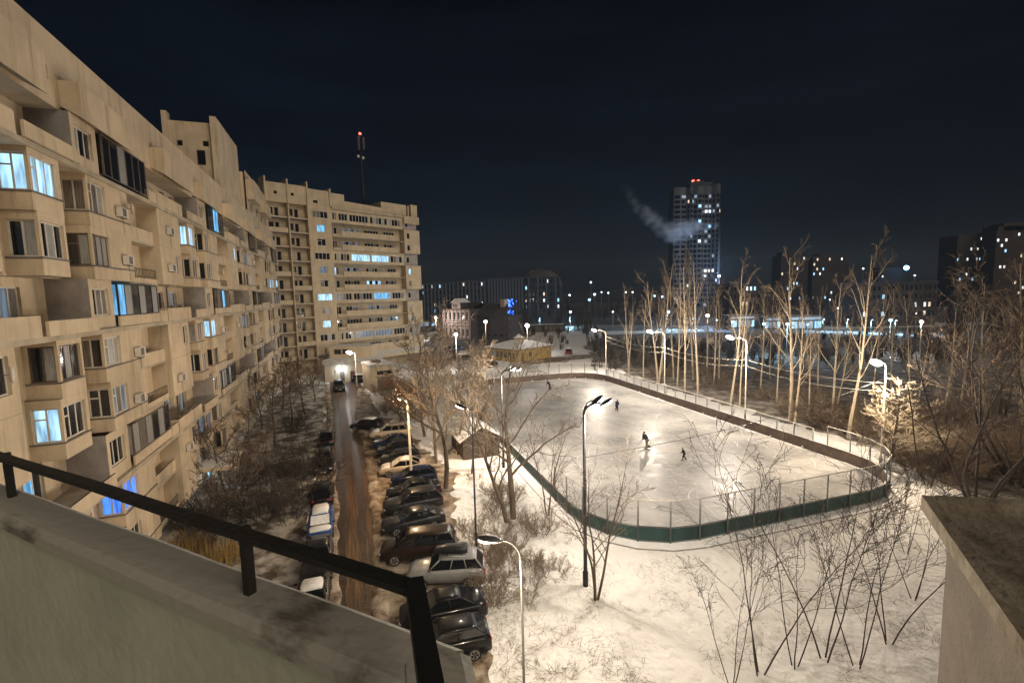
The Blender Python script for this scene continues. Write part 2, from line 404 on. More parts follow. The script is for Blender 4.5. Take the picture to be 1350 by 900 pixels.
        q.poly((P(x0, -13.24, zz0 + .5), P(x0, f0, zz0), P(x1, f0, zz0), P(x1, -13.24, zz0 + .5)), M['soffit'])
        q.poly((P(x0, -13.24, zt + zz - .12), P(x0, f0, zt + zz - .12), P(x1, f0, zt + zz - .12), P(x1, -13.24, zt + zz - .12)), M['ledge'])
        q.build('balcony', b1)
# seams, drainpipes, air conditioners and dishes that years of use left on the facade
M['seam'] = mat('seam', (.30, .24, .17), .9)
for k in range(4):
    s0 = 19.7 + 22.3 * k
    for j in (1, -2, -5):
        zz = 15.5 + FH * (j + 1)
        for x0, x1, n_ in ((.0, 4.8, FF), (4.8, 7.0, MM), (17.35, 22.3, MM)):
            wl.fbox(L1(s0, n_), A0, OUT, x0 + .01, x1 - .01, zz - .012, zz + .012, -.01, .004, M['seam'])
    for x in (7.0, 17.34):
        b = MB(); sg = 0
        for z_a, z_b in ((1.4, 6.7), (9.9, 15.2), (18.5, 23.8)): b.tube((L1(s0 + x, MM + .07, z_a), L1(s0 + x, MM + .07, z_b)), .055, 6, M['grey_metal'])
        b.tube((L1(s0 + x, MM + .07, 6.7), L1(s0 + x, DD + .07, 6.9), L1(s0 + x, DD + .07, 9.7), L1(s0 + x, MM + .07, 9.9)), .055, 6, M['grey_metal'])
        b.tube((L1(s0 + x, MM + .07, 15.2), L1(s0 + x, DD + .07, 15.4), L1(s0 + x, DD + .07, 18.3), L1(s0 + x, MM + .07, 18.5)), .055, 6, M['grey_metal'])
        b.build('drainpipe', b1)
for (k, j, x, n_) in ((0, 1, 15.6, FF), (0, -1, 15.9, FF), (0, -2, 15.2, FF), (1, 1, 1.2, FF), (1, 2, 1.6, FF), (1, -1, 15.8, FF), (1, -2, 1.0, FF), (2, 2, 15.4, FF), (2, -1, 1.5, FF), (2, -2, 15.7, FF), (0, 2, 15.4, FF), (3, 1, 1.4, FF), (1, -4, 1.3, FF)):
    z = 15.5 + FH * j + 1.0; b = MB(); oo_ = L1(19.7 + 22.3 * k + x, n_)
    b.fbox(oo_, A0, OUT, 0, .82, z, z + .56, .06, .36, M['white_frame']); b.fbox(oo_, A0, OUT, .06, .58, z + .05, z + .51, .361, .37, M['ledge'])
    b.fbox(oo_, A0, OUT, .1, .14, z - .05, z, .004, .34, M['grey_metal']); b.fbox(oo_, A0, OUT, .66, .70, z - .05, z, .004, .34, M['grey_metal'])
    b.tube([oo_ + A0 * .8 + OUT * .1 + Z3 * (z + .2), oo_ + A0 * .95 + OUT * .04 + Z3 * (z + .1), oo_ + A0 * .98 + OUT * .03 + Z3 * (z - .9)], .022, 5, M['white_frame'])
    b.build('air_conditioner', b1)
for (k, j, x) in ((0, -1, 3.8), (1, 1, 17.0), (2, -2, 4.2), (0, 2, 16.9), (1, -2, 16.8)):
    z = 15.5 + FH * j + 1.7; b = MB(); oo_ = L1(19.7 + 22.3 * k + x, FF); b.ell(oo_ + OUT * .35 + Z3 * z, .34, .08, .34, M['white_frame'], 12, 6, Quaternion((0, 0, 1), .5)); b.tube((oo_ + Z3 * z, oo_ + OUT * .33 + Z3 * z), .025, 5, M['grey_metal']); b.build('satellite_dish', b1)
# plinth, ends, back and flat roof
S0, S1 = 19.7, 19.7 + 22.3 * 4
zb = 15.5 - FH * 5
wl.fbox(L1(S0, 0), A0, OUT, .3, S1 - S0, 0, zb - .004, BACK, DD - .02, M['concrete'])
for sx in (S0, S1):
    wl.poly((L1(sx, BACK, 0), L1(sx, DD, 0), L1(sx, DD, 30.6), L1(sx, BACK, 30.6)), PL)
wl.poly((L1(S0, BACK, 0), L1(S1, BACK, 0), L1(S1, BACK, 30.6), L1(S0, BACK, 30.6)), PL)
wl.poly((L1(S0, -13.25, 30.25), L1(S1, -13.25, 30.25), L1(S1, BACK, 30.25), L1(S0, BACK, 30.25)), M['ledge'])
wl.fbox(L1(S0, -13.25), A0, OUT, 0, S1 - S0, 30.3, 30.62, -.3, -.004, PL, M['ledge'])
wl.build('wall', b1)
# higher end of the block
hi = MB(); s_hi = 86.6
hh = [(x, x + 1.3, z + .9, z + 2.3) for z in (30.7, 33.6) for x in (3.2, 8.5, 13, 18)]
hi.wall(L1(s_hi, -13.9), A0, OUT, S1 - s_hi - .3, 30.63, 37.6, hh, PL)
hi.fbox(L1(s_hi, 0), A0, OUT, .01, S1 - s_hi - .3, 30.63, 37.3, BACK + 2, -14.2, PL, M['ledge'])
hi.fbox(L1(s_hi, -13.9), A0, OUT, 0.02, 6.5, 33.1, 36.2, .004, 1.1, PL, M['ledge'])
hi.fbox(L1(s_hi, -13.9), A0, OUT, 9.5, 17.0, 32.6, 34.6, .004, 1.3, PL, M['ledge'])
hi.build('upper_storey', b1)
for h in hh: put_window('window', L1(s_hi, -13.9), A0, OUT, h, 2, M['brown_frame'], M['glass'])
# stair tower with side fins
tw = MB(); o = L1(74.0, -20.4); ta = V((0, -1, 0)); to = V((-1, 0, 0)); wt = 5.4
hh = [(1.0, 1.65, 37.2, 37.9), (3.9, 4.6, 37.3, 38.0), (3.1, 4.1, 34.9, 36.8)]
tw.wall(o, ta, to, wt, 30.26, 40.3, hh, PL)
tw.wall(L1(74.0, -15.0), A0, OUT, 12.4, 30.26, 40.3, [], PL)
tw.poly((L1(86.4, -15, 30.26), L1(86.4, -20.4, 30.26), L1(86.4, -20.4, 40.3), L1(86.4, -15, 40.3)), PL)
tw.poly((L1(74.0, -20.4, 30.26), L1(86.4, -20.4, 30.26), L1(86.4, -20.4, 40.3), L1(74.0, -20.4, 40.3)), PL)
tw.poly((L1(74.0, -20.4, 40.0), L1(86.4, -20.4, 40.0), L1(86.4, -15, 40.0), L1(74.0, -15, 40.0)), M['ledge'])
tw.fbox(o, ta, to, -.35, .25, 30.28, 41.3, -.8, .45, PL)
tw.fbox(o, ta, to, wt - .35, wt + .35, 30.28, 41.0, -12.4, .7, PL)
tw.fbox(o, ta, to, .26, wt - .36, 30.9, 32.9, .004, .10, M['ledge'])
two = tw.build('stair_tower', b1)
for h in hh: put_window('window', o, ta, to, h, 1, M['brown_frame'], M['glass'], two, True)
# entrance porch with a lit passage
ep = MB(); oe = L1(45.2, FF)
ep.fbox(oe, A0, OUT, 0, 4.6, 2.55, 2.85, .01, 2.6, PL, M['snow_cap'])
ep.fbox(oe, A0, OUT, 4.1, 4.4, 0, 2.546, .02, 2.4, PL)
ep.fbox(oe, A0, OUT, 1.6, 2.8, 0.0, 2.2, -.02, .05, M['brown_frame'])
ep.fbox(oe, A0, OUT, 3.0, 4.0, 0.9, 2.2, -.02, .05, M['lit_cyan'])
ep.build('entrance_porch', b1)
light('porch_light', L1(47.3, FF + 1.3, 2.35), 60, (.75, .88, 1), .08, b1)

def dark(): return rg.choice([M['glass']] * 7 + [M['glass_curtain']] * 2 + [M['glass_pale']])
# ------------------------------------------------------------------ second block: set-back wing and long-balcony wing
P0 = B1O + D1 * (S1 - .2 - 42) + N1 * 0.0
P1 = at(414.5, 400, 104.0); P1.z = 0; P0.z = 0
b2 = thing('apartment_block', 'tall cream apartment block with long balcony rows standing behind the car park', 'apartment block', P1)
PF = M['plaster_far']
a2 = (P0 - P1); wa = a2.length; aA = -a2.normalized(); oA = P0 - P1; outA = V((aA.y, -aA.x, 0))
wa2 = MB()
RZ = [17.3 + 3.02 * i for i in range(-4, 7)]
bk = oA - outA * 1.3
holes = []
for zc in RZ:
    for x in (.7, wa / 2 + .5):
        holes.append((x, x + .95, zc - .75, zc + .7)); holes.append((x + 1.25, x + 2.05, zc - 1.45, zc + .7))
wa2.wall(bk, aA, outA, wa, 0, 37.0, holes, PF)
wa2.fbox(oA, aA, outA, -.3, wa, 37.004, 40.9, -6, .1, PF, M['ledge'])
for x in (-.25, wa / 2 - .1, wa - .25):
    wa2.fbox(oA, aA, outA, x, x + .25, 0, 37.0 if x > 0 else 37.0, -1.29, .25, PF)
    wa2.fbox(oA, aA, outA, x, x + .3, 37.006, 41.9, -3, .35, PF)
for zc in RZ:
    for x0 in (.004, wa / 2 + .154):
        wa2.fbox(oA, aA, outA, x0, x0 + wa / 2 - .26, zc - 1.62, zc - 1.47, -1.285, .06, M['ledge'])
        hgt = rg.choice([.25, .25, .95])
        wa2.fbox(oA, aA, outA, x0, x0 + wa / 2 - .26, zc - 1.465, zc - 1.465 + hgt, -.05, .04, PF)
        for z in (.5, .95):
            wa2.fbox(oA, aA, outA, x0, x0 + wa / 2 - .26, zc - 1.47 + z, zc - 1.44 + z, -.02, .015, M['rail'])
wa2.fbox(oA, aA, outA, 0, wa, 0, 36.99, -12, -1.6, PF)
for x in (1.6, 5.0):
    wa2.fbox(oA, aA, outA, x, x + .6, 38.6, 39.2, .1, .13, M['glass'])
wa2.build('balcony_wing', b2)
for i in range(0, len(holes), 2):
    fr, gl = MB(), MB()
    fm = rg.choice([M['brown_frame'], M['brown_frame'], M['white_frame']])
    window(fr, gl, bk, aA, outA, holes[i], 2, fm, panes(2)); window(fr, gl, bk, aA, outA, holes[i + 1], 1, M['brown_frame'], M['glass'])
    f = fr.build('window', b2); gl.build('pane', f)
# wing B
P2 = at(553, 400, 125.5); P2.z = 0
oB = V((0, 0, 0)); aB = (P2 - P1).normalized(); WB = (P2 - P1).length; outB = V((aB.y, -aB.x, 0))
wb = MB()
LIT2 = {5: ['col', 'lit_blue'], 3: [], }
hc, hs, hd = [], [], []
for i, zc in enumerate(RZ):
    idx = i - 4
    if idx % 3 == 0: hc.append((.9, 4.4, zc - .8, zc + .7, 4))
    else: hc.append((1.7, 3.6, zc - .8, zc + .75, 2))
wb.wall(oB, aB, outB, 5.2, 6.0, 37.4, [h[:4] for h in hc], PF)
for i, zc in enumerate(RZ):
    idx = i - 4
    if idx % 3 == 0:                                     # continuous window band
        xs = [(5.5, 6.5), (7.0, 9.2), (9.7, 14.6), (15.1, 19.9), (20.4, 23.8)]
        hs = [(a - 5.2, b - 5.2, zc - .85, zc + .75) for a, b in xs]
        wb.wall(oB + aB * 5.2 - outB * .05, aB, outB, 19.2, zc - 1.5, zc + 1.5, hs, PF)
        for q, h in enumerate(hs):
            w = h[1] - h[0]; n = max(2, int(round(w / .8)))
            lit = {(7, 3): 'lit_cyan', (1, 3): 'lit_dim', (4, 3): 'lit_blue', (10, 9): 0}.get((i, q))
            if i == 4 and q == 0: lit = 'lit_dim'
            if i == 1 and q == 2: lit = 'lit_dim'
            if i == 7 and q == 2: lit = 'lit_cyan'
            fr, gl = MB(), MB()
            window(fr, gl, oB + aB * 5.2 - outB * .05, aB, outB, h, n, None, [M[lit] if lit else dark() for _ in range(n)])
            f = fr.build('window', b2); gl.build('pane', f)
    else:                                                # open balcony row: deep dark recess behind a long solid parapet
        hs = [(.5, 2.0, zc - 1.2, zc + .7), (3.2, 7.2, zc - .7, zc + .7), (9.0, 13.0, zc - .7, zc + .7), (14.4, 17.6, zc - .7, zc + .7)]
        wb.wall(oB + aB * 5.2 - outB * 1.5, aB, outB, 19.2, zc - 1.5, zc + 1.5, hs, PF)
        wb.fbox(oB, aB, outB, 5.2, 24.4, zc - 1.62, zc - 1.48, -1.49, .3, M['soffit'])
        wb.fbox(oB, aB, outB, 7.2, 22.5, zc - 1.476, zc - .25, .34, .46, PF, M['ledge'])
        wb.fbox(oB, aB, outB, 5.25, 7.19, zc - 1.476, zc - .95, .1, .2, PF, M['ledge'])
        for q, h in enumerate(hs):
            n = max(2, int(round((h[1] - h[0]) / .75)))
            lit = {(6, 0): 'lit_cyan', (6, 1): 'lit_dim', (5, 2): 'lit_cyan', (8, 1): 'lit_dim', (3, 2): 'lit_dim', (2, 3): 'lit_dim', (9, 1): 'lit_dim'}.get((i, q))
            fr, gl = MB(), MB()
            window(fr, gl, oB + aB * 5.2 - outB * 1.5, aB, outB, h, n, None, [M[lit] if (lit and p % 2 == 0) else dark() for p in range(n)])
            f = fr.build('window', b2); gl.build('pane', f)
for i, h in enumerate(hc):
    lit = {9: 'lit_blue', 4: 'lit_cyan', 2: 'lit_cyan', 10: None}.get(i)
    fr, gl = MB(), MB()
    window(fr, gl, oB, aB, outB, h[:4], h[4], None, [M[lit]] if lit else panes(4), .12, h[4] == 2)
    f = fr.build('window', b2); gl.build('pane', f)
wb.poly((oB + aB * 5.2 + Z3 * 6, oB + aB * 5.2 - outB * 1.5 + Z3 * 6, oB + aB * 5.2 - outB * 1.5 + Z3 * 37, oB + aB * 5.2 + Z3 * 37), PF)
# blocky right-hand end, pairs of storeys standing proud
for i, zc in enumerate(RZ):
    idx = i - 4
    pr = 0.0 if idx % 3 == 0 else .55
    hs = [(.8, 1.7, zc - .8, zc + .7)]
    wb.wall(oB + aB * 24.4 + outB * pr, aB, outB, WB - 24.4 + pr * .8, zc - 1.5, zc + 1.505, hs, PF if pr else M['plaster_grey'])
    wb.fbox(oB, aB, outB, WB - .2, WB + pr, zc - 1.5, zc + 1.5, -12, pr - .004, PF if pr else M['plaster_grey'])
    wb.fbox(oB, aB, outB, 24.4, WB, zc + 1.49, zc + 1.503, -.5, pr - .003, M['soffit'])
    wb.poly((oB + aB * 24.4 + Z3 * (zc - 1.5) - outB * 1.5, oB + aB * 24.4 + Z3 * (zc - 1.5) + outB * pr, oB + aB * 24.4 + Z3 * (zc + 1.5) + outB * pr, oB + aB * 24.4 + Z3 * (zc + 1.5) - outB * 1.5), PF)
    fr, gl = MB(), MB()
    window(fr, gl, oB + aB * 24.4 + outB * pr, aB, outB, hs[0], 1, None, M['lit_cyan'] if i == 6 else dark())
    f = fr.build('window', b2); gl.build('pane', f)
# core, roof edge, parapets
wb.fbox(oB, aB, outB, 0.02, WB - .2, 0, 36.9, -12, -1.75, PF, M['ledge'])
wb.fbox(oB, aB, outB, .01, WB, .0, 3.6, -1.7, -.06, PF)
wb.fbox(oB, aB, outB, 5.2, 24.4, 36.9, 37.3, -1.6, .5, M['soffit'])
wb.fbox(oB, aB, outB, -.05, 5.25, 37.41, 40.6, -6, .06, PF, M['ledge'])
wb.fbox(oB, aB, outB, 1.2, 2.2, 37.7, 38.3, .06, .09, M['glass'])
wb.fbox(oB, aB, outB, 4.9, 5.3, 37.42, 41.2, -4, .3, PF)
wb.fbox(oB, aB, outB, 5.3, 8.6, 37.305, 40.4, -5, .02, PF, M['ledge'])
q0, q1 = oB + aB * 8.6, oB + aB * 21.0
for d in (-.3, -.05):
    wb.poly((q0 + outB * d + Z3 * 37.3, q1 + outB * d + Z3 * 37.3, q1 + outB * d + Z3 * 38.6, q0 + outB * d + Z3 * 39.0), PF)
wb.poly((q0 - outB * .3 + Z3 * 39.0, q1 - outB * .3 + Z3 * 38.6, q1 - outB * .05 + Z3 * 38.6, q0 - outB * .05 + Z3 * 39.0), M['ledge'])
wb.fbox(oB, aB, outB, 18.6, 26.0, 37.31, 40.2, -7, -.35, PF, M['ledge'])
wb.fbox(oB, aB, outB, 24.4, WB + .4, 35.45, 37.29, -6, .8, PF, M['ledge'])
wb.fbox(oB, aB, outB, 27.0, WB + .3, 37.3, 40.4, -6, .3, PF, M['ledge'])
wb.fbox(oB, aB, outB, 26.15, 26.5, 37.3, 40.0, -4, .1, PF)
wb.build('long_wing', b2)
# sloping canopy along the foot of the long wing
cn = MB()
cn.poly((oB + aB * 2 + Z3 * 3.9, oB + aB * WB + Z3 * 3.9, oB + aB * WB + outB * 5 + Z3 * 3.3, oB + aB * 2 + outB * 5 + Z3 * 3.3), M['snow_cap'])
cn.poly((oB + aB * 2 + Z3 * 3.75, oB + aB * WB + Z3 * 3.75, oB + aB * WB + outB * 5 + Z3 * 3.12, oB + aB * 2 + outB * 5 + Z3 * 3.12), PF)
cn.fbox(oB, aB, outB, 2, WB, 2.75, 3.3, 4.95, 5.1, PF)
cn.fbox(oB, aB, outB, 1.9, WB, 4.6, 5.7, .01, .7, PF, M['snow_cap'])
cn.build('canopy', b2)

# service annexe with two doors and a lamp
pa, pb = gp(429, 504), gp(492, 502)
ax = thing('service_annexe', 'low flat-roofed service annexe with two doors and a blue lamp', 'building', pa)
aa = (pb - pa); wx = aa.length; aa.normalize(); oo = V((aa.y, -aa.x, 0)); z0 = V((0, 0, 0))
q = MB()
q.wall(z0, aa, oo, wx, 0, 3.6, [(3.0, 3.95, 0.02, 2.2), (5.1, 6.0, 0.02, 2.2), (1.6, 2.1, 1.6, 2.5)], PF)
q.fbox(z0, aa, oo, 0, wx, 0, 3.59, -9, -.17, PF)
q.fbox(z0, aa, oo, -.2, wx + .2, 3.604, 4.5, -9.2, .5, M['concrete'], M['snow_cap'])
q.fbox(z0, aa, oo, 0, wx - 1, 4.504, 6.8, -9, -3.5, PF, M['snow_cap'])
q.fbox(z0, aa, oo, 1.0, 2.4, 5.3, 6.3, -3.5, -3.46, M['glass']); q.fbox(z0, aa, oo, 2.7, 4.1, 5.3, 6.3, -3.5, -3.46, M['glass'])
q.build('wall', ax)
for x, mt in ((3.0, M['brown_frame']), (5.1, mat('red_door', (.10, .03, .025), .6))):
    d = MB(); d.fbox(z0, aa, oo, x + .01, x + .94, .03, 2.19, -.15, -.09, mt); d.tube([aa * (x + .8) + oo * -.05 + Z3 * 1.0, aa * (x + .8) + oo * -.05 + Z3 * 1.15], .02, 5, M['grey_metal']); d.build('door', ax)
q = MB(); q.ell(aa * 3.4 + oo * .2 + Z3 * 2.75, .25, .25, .18, M['lens_far']); q.build('wall_lamp', ax)
light('annexe_light', aa * 3.4 + oo * .6 + Z3 * 2.6, 260, (.6, .8, 1), .1, ax)

# garage box beside the annexe
pa, pb = gp(491, 517), gp(521, 513)
gx = thing('garage', 'small cream garage with dark roller gate beside the annexe', 'garage', pa)
aa = (pb - pa); wx = aa.length; aa.normalize(); oo = V((aa.y, -aa.x, 0))
q = MB(); q.wall(z0, aa, oo, wx, 0, 4.4, [(1.0, wx - .3, .02, 2.6), (1.0, wx - .3, 3.0, 3.7)], PF)
q.fbox(z0, aa, oo, 0.01, wx - .01, 0, 4.39, -6, -.5, PF); q.fbox(z0, aa, oo, -.15, wx + .15, 4.404, 4.9, -6.2, .15, M['concrete'], M['snow_cap'])
q.poly((z0 + Z3 * 0, z0 - oo * .5, z0 - oo * .5 + Z3 * 4.4, z0 + Z3 * 4.4), PF)
q.fbox(z0, aa, oo, 1.0, 2.6, 4.904, 5.3, -4, -2.5, M['brown_frame'])
q.build('wall', gx)
q = MB(); q.fbox(z0, aa, oo, 1.02, wx - .32, .03, 2.59, -.2, -.1, M['brown_frame'])
for i in range(7): q.fbox(z0, aa, oo, 1.03, wx - .33, .2 + .33 * i, .24 + .33 * i, -.1, -.08, M['dark_metal'])
q.build('gate', gx)
q = MB(); q.fbox(z0, aa, oo, 1.02, wx - .32, 3.01, 3.69, -.2, -.14, M['glass']); q.build('window', gx)

# mast on the roof
pm = P1 + aB * 15.5 - outB * 3; pm.z = 36.9
ms = thing('antenna_mast', 'thin roof antenna mast with panel antennas and a red light', 'antenna mast', pm)
q = MB(); q.tube(((0, 0, 0), (0, 0, 11), (0, 0, 19)), (.3, .22, .14), 8, M['dark_metal']); q.build('pole', ms)
for k, an in enumerate((.3, 2.4, 4.5)):
    q = MB(); c, s = math.cos(an), math.sin(an)
    q.tube(((c * .75, s * .75, 15.6), (c * .75, s * .75, 18.4)), .24, 4, M['grey_metal'], False); q.tube(((0, 0, 17), (c * .75, s * .75, 17)), .06, 4, M['dark_metal']); q.build('panel_antenna', ms)
for an in (1.3, 4.0):
    q = MB(); c, s = math.cos(an), math.sin(an); q.ell((c * .8, s * .8, 13.8), .35, .35, .35, M['white_frame'], 8, 5); q.tube(((0, 0, 13.8), (c * .8, s * .8, 13.8)), .05, 4, M['dark_metal']); q.build('dish', ms)
q = MB(); q.ell((0, 0, 19.2), .3, .3, .3, M['lens_red'], 8, 6); q.build('warning_light', ms)
# ------------------------------------------------------------------ ground sheets
def sheet(name, pts, z, m, sub=0):
    q = MB(); q.poly([V((p[0], p[1], z)) for p in pts], m); return tag(q.build(name), kind='structure')
sheet('ground', [(-1400, -150), (1900, -150), (1900, 1500), (-1400, 1500)], 0, M['snow'])
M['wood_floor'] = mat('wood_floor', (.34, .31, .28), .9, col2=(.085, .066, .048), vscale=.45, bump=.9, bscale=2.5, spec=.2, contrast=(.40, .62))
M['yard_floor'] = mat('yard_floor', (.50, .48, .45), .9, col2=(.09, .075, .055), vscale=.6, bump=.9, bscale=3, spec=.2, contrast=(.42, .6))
M['road'] = mat('road', (.125, .066, .030), .55, col2=(.045, .024, .012), vscale=1.1, bump=.6, bscale=5, spec=.35, stretch=(1, .12, 1), contrast=(.38, .62))
for n_ in M['road'].node_tree.nodes:
    if n_.type == 'MAPPING': n_.vector_type = 'TEXTURE'; n_.inputs['Rotation'].default_value = (0, 0, math.atan2(D1.y, D1.x) - math.pi / 2); n_.inputs['Scale'].default_value = (1, 9, 1)
M['track'] = mat('track', (.055, .032, .018), .4, col2=(.022, .013, .008), vscale=2, bump=.4, bscale=6, spec=.4)
M['slush'] = mat('slush', (.36, .30, .23), .75, col2=(.10, .065, .04), vscale=.8, bump=.8, bscale=4, spec=.3, contrast=(.4, .6))
M['unlit_ground'] = mat('unlit_ground', (.10, .095, .09), .9, col2=(.03, .028, .026), vscale=.03)
jr = random.Random(8)
def strip(name, px, z, m, jit=0.0, step=.8):           # ground patch; jit frays its rim
    P = [gp(u, v) for u, v in px]
    if jit:
        Q = []
        for i in range(len(P)):
            a, b = P[i], P[(i + 1) % len(P)]; n = max(1, min(90, int((b - a).length / step))); d = (b - a).normalized(); nn = V((-d.y, d.x, 0)); w = 0
            for k in range(n):
                w = w * .6 + jr.gauss(0, jit); Q.append(a.lerp(b, k / n) + nn * w)
        P = Q
    return sheet(name, P, z, m)
# woodland beyond and to the right of the rink
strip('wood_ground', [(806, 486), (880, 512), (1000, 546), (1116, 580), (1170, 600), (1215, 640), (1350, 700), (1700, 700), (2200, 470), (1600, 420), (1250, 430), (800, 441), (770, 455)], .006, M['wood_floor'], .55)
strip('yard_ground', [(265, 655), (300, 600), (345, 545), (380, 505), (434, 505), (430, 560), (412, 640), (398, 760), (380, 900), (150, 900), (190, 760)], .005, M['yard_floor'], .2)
strip('parking', [(400, 1000), (404, 740), (418, 640), (430, 540), (436, 505), (476, 505), (500, 545), (600, 625), (600, 700), (625, 780), (660, 1000)], .009, M['slush'], .28, .45)
strip('road', [(440, 1000), (441, 755), (441, 640), (438, 545), (434, 503), (428, 498), (505, 494), (476, 505), (470, 545), (486, 610), (495, 680), (498, 755), (505, 1000)], .014, M['road'], .07, .5)
sheet('unlit_far_ground', [(-450, 215), (-60, 215), (0, 232), (160, 205), (330, 178), (1850, 178), (1850, 1480), (-1350, 1480), (-1350, 215)], .004, M['unlit_ground'])  # dark sheet over the far snow, its lack of light put into the colour
strip('car_park_surface', [(560, 452), (545, 478), (630, 474), (690, 447), (705, 441), (700, 434), (580, 438)], .007, mat('dark_asphalt', (.05, .048, .05), .8, var=.5, vscale=.2))
M['street_snow'] = mat('street_snow', (.55, .55, .56), .7, var=.3, vscale=.15)
M['street_ice'] = mat('street_ice', (.25, .25, .26), .5, var=.4, vscale=.12)
strip('street', [(700, 437), (830, 436), (960, 438), (1110, 440), (1330, 447), (1330, 440), (1110, 434), (960, 430), (830, 428), (700, 429)], .010, M['street_ice'])
for px in ([(1060, 438.5), (1245, 445), (1245, 441.5), (1060, 435.5)], [(865, 437), (930, 437.5), (930, 434), (865, 433.5)], [(690, 434), (775, 432.5), (775, 429.5), (690, 430)]):
    strip('snow_bank', px, .016, M['street_snow'])
M['trodden'] = mat('trodden', (.66, .62, .57), .8, col2=(.40, .35, .29), vscale=.9, bump=1.0, bscale=3.5, spec=.2, bdist=.3)
strip('footpath', [(640, 470), (700, 480), (800, 470), (1000, 500), (1000, 495), (810, 464), (700, 473), (640, 466)], .011, M['slush'])
# a trodden snow bank round the rink
# ------------------------------------------------------------------ the rink
RC = V((11.05, 60.95, 0)); RA = 1.877; RX = V((math.cos(RA), math.sin(RA), 0)); RY = V((-RX.y, RX.x, 0))
RL, RW, RR = 59.0, 29.2, 6.6
def rpt(x, y, z=0): return RC + RX * x + RY * y + Z3 * z
def rring(off, step=2.3):
    l, w, r = RL / 2 + off, RW / 2 + off, RR + off
    pts = []
    def line(p, q):
        n = max(1, round((V(q) - V(p)).length / step))
        for i in range(n): pts.append(V(p).lerp(V(q), i / n))
    def arc(cx, cy, a0):
        n = 5
        for i in range(n): a = a0 + math.pi / 2 * i / n; pts.append(V((cx + r * math.cos(a), cy + r * math.sin(a))))
    line((-l + r, -w), (l - r, -w)); arc(l - r, -w + r, -math.pi / 2)
    line((l, -w + r), (l, w - r)); arc(l - r, w - r, 0)
    line((l - r, w), (-l + r, w)); arc(-l + r, w - r, math.pi / 2)
    line((-l, w - r), (-l, -w + r)); arc(-l + r, -w + r, math.pi)
    return pts
def icemat():
    Mi = mat('ice', (.56, .55, .54), .22, bump=.12, bscale=.9, spec=.4)
    nt = Mi.node_tree; b = nt.nodes['Principled BSDF']; tc = nt.nodes.new('ShaderNodeTexCoord')
    def noise(sc, det, stretch):
        mp = nt.nodes.new('ShaderNodeMapping'); mp.inputs['Scale'].default_value = stretch; mp.inputs['Rotation'].default_value = (0, 0, .5)
        n = nt.nodes.new('ShaderNodeTexNoise'); n.inputs['Scale'].default_value = sc; n.inputs['Detail'].default_value = det; n.inputs['Roughness'].default_value = .65
        nt.links.new(tc.outputs['Object'], mp.inputs[0]); nt.links.new(mp.outputs[0], n.inputs['Vector']); return n
    def ramp(n, p0, c0, p1, c1):
        r = nt.nodes.new('ShaderNodeValToRGB'); e = r.color_ramp.elements; e[0].position, e[1].position = p0, p1; e[0].color = (*c0, 1); e[1].color = (*c1, 1)
        nt.links.new(n.outputs['Fac'], r.inputs[0]); return r
    n1 = noise(.16, 7, (1, 1, 1)); n2 = noise(1.1, 8, (.7, 1.5, 1))
    n3 = noise(3.2, 6, (.5, 1.3, 1))
    c1 = ramp(n1, .38, (.25, .245, .24), .66, (.56, .545, .525)); c2 = ramp(n2, .48, (0, 0, 0), .62, (1, 1, 1)); c3 = ramp(n3, .50, (0, 0, 0), .66, (1, 1, 1))
    mx = nt.nodes.new('ShaderNodeMix'); mx.data_type = 'RGBA'; mx.inputs['B'].default_value = (.80, .78, .76, 1)
    ml = nt.nodes.new('ShaderNodeMath'); ml.operation = 'MULTIPLY'; ml.inputs[1].default_value = .9
    mq = nt.nodes.new('ShaderNodeMath'); mq.operation = 'MULTIPLY'; nt.links.new(c2.outputs[0], mq.inputs[0]); nt.links.new(c3.outputs[0], mq.inputs[1])
    nt.links.new(mq.outputs[0], ml.inputs[0]); nt.links.new(ml.outputs[0], mx.inputs['Factor']); nt.links.new(c1.outputs[0], mx.inputs['A']); nt.links.new(mx.outputs['Result'], b.inputs['Base Color'])
    r3 = ramp(n2, .42, (.34, .34, .34), .70, (.66, .66, .66)); nt.links.new(r3.outputs[0], b.inputs['Roughness'])
    return Mi
M['ice'] = icemat()
q = MB(); q.poly([rpt(p.x, p.y, .05) for p in rring(-.02)], M['ice']); kr = random.Random(44)
M['skate_mark'] = mat('skate_mark', (.80, .79, .78), .6, var=.1, vscale=2)
for i in range(620):                                   # skate cuts and snow scraped up by the blades
    x, y = kr.uniform(-RL / 2 + 2, RL / 2 - 2), kr.uniform(-RW / 2 + 1.5, RW / 2 - 1.5); a = kr.gauss(0, .6) + (0 if kr.random() < .7 else 1.5); ln = kr.uniform(.6, 4.2); k = kr.gauss(0, .25); w = kr.uniform(.012, .045); L_, R_ = [], []
    for j in range(7):
        t = j / 6; aa_ = a + k * ln * t; px_, py_ = x + math.cos(aa_) * ln * t, y + math.sin(aa_) * ln * t; ww = w * math.sin(math.pi * (t * .9 + .05))
        if abs(px_) > RL / 2 - 1.2 or abs(py_) > RW / 2 - .8 or (abs(px_) > RL / 2 - RR and abs(py_) > RW / 2 - RR): break
        L_.append(rpt(px_ - math.sin(aa_) * ww, py_ + math.cos(aa_) * ww, .054)); R_.append(rpt(px_ + math.sin(aa_) * ww, py_ - math.cos(aa_) * ww, .054))
    for j in range(len(L_) - 1): q.poly((L_[j], R_[j], R_[j + 1], L_[j + 1]), M['skate_mark'])
ra_, rb_ = rring(-.05, .7), rring(-.42, .7)
for i in range(min(len(ra_), len(rb_))): rb_[i] = ra_[i].lerp(rb_[i], kr.uniform(.25, 1.0))
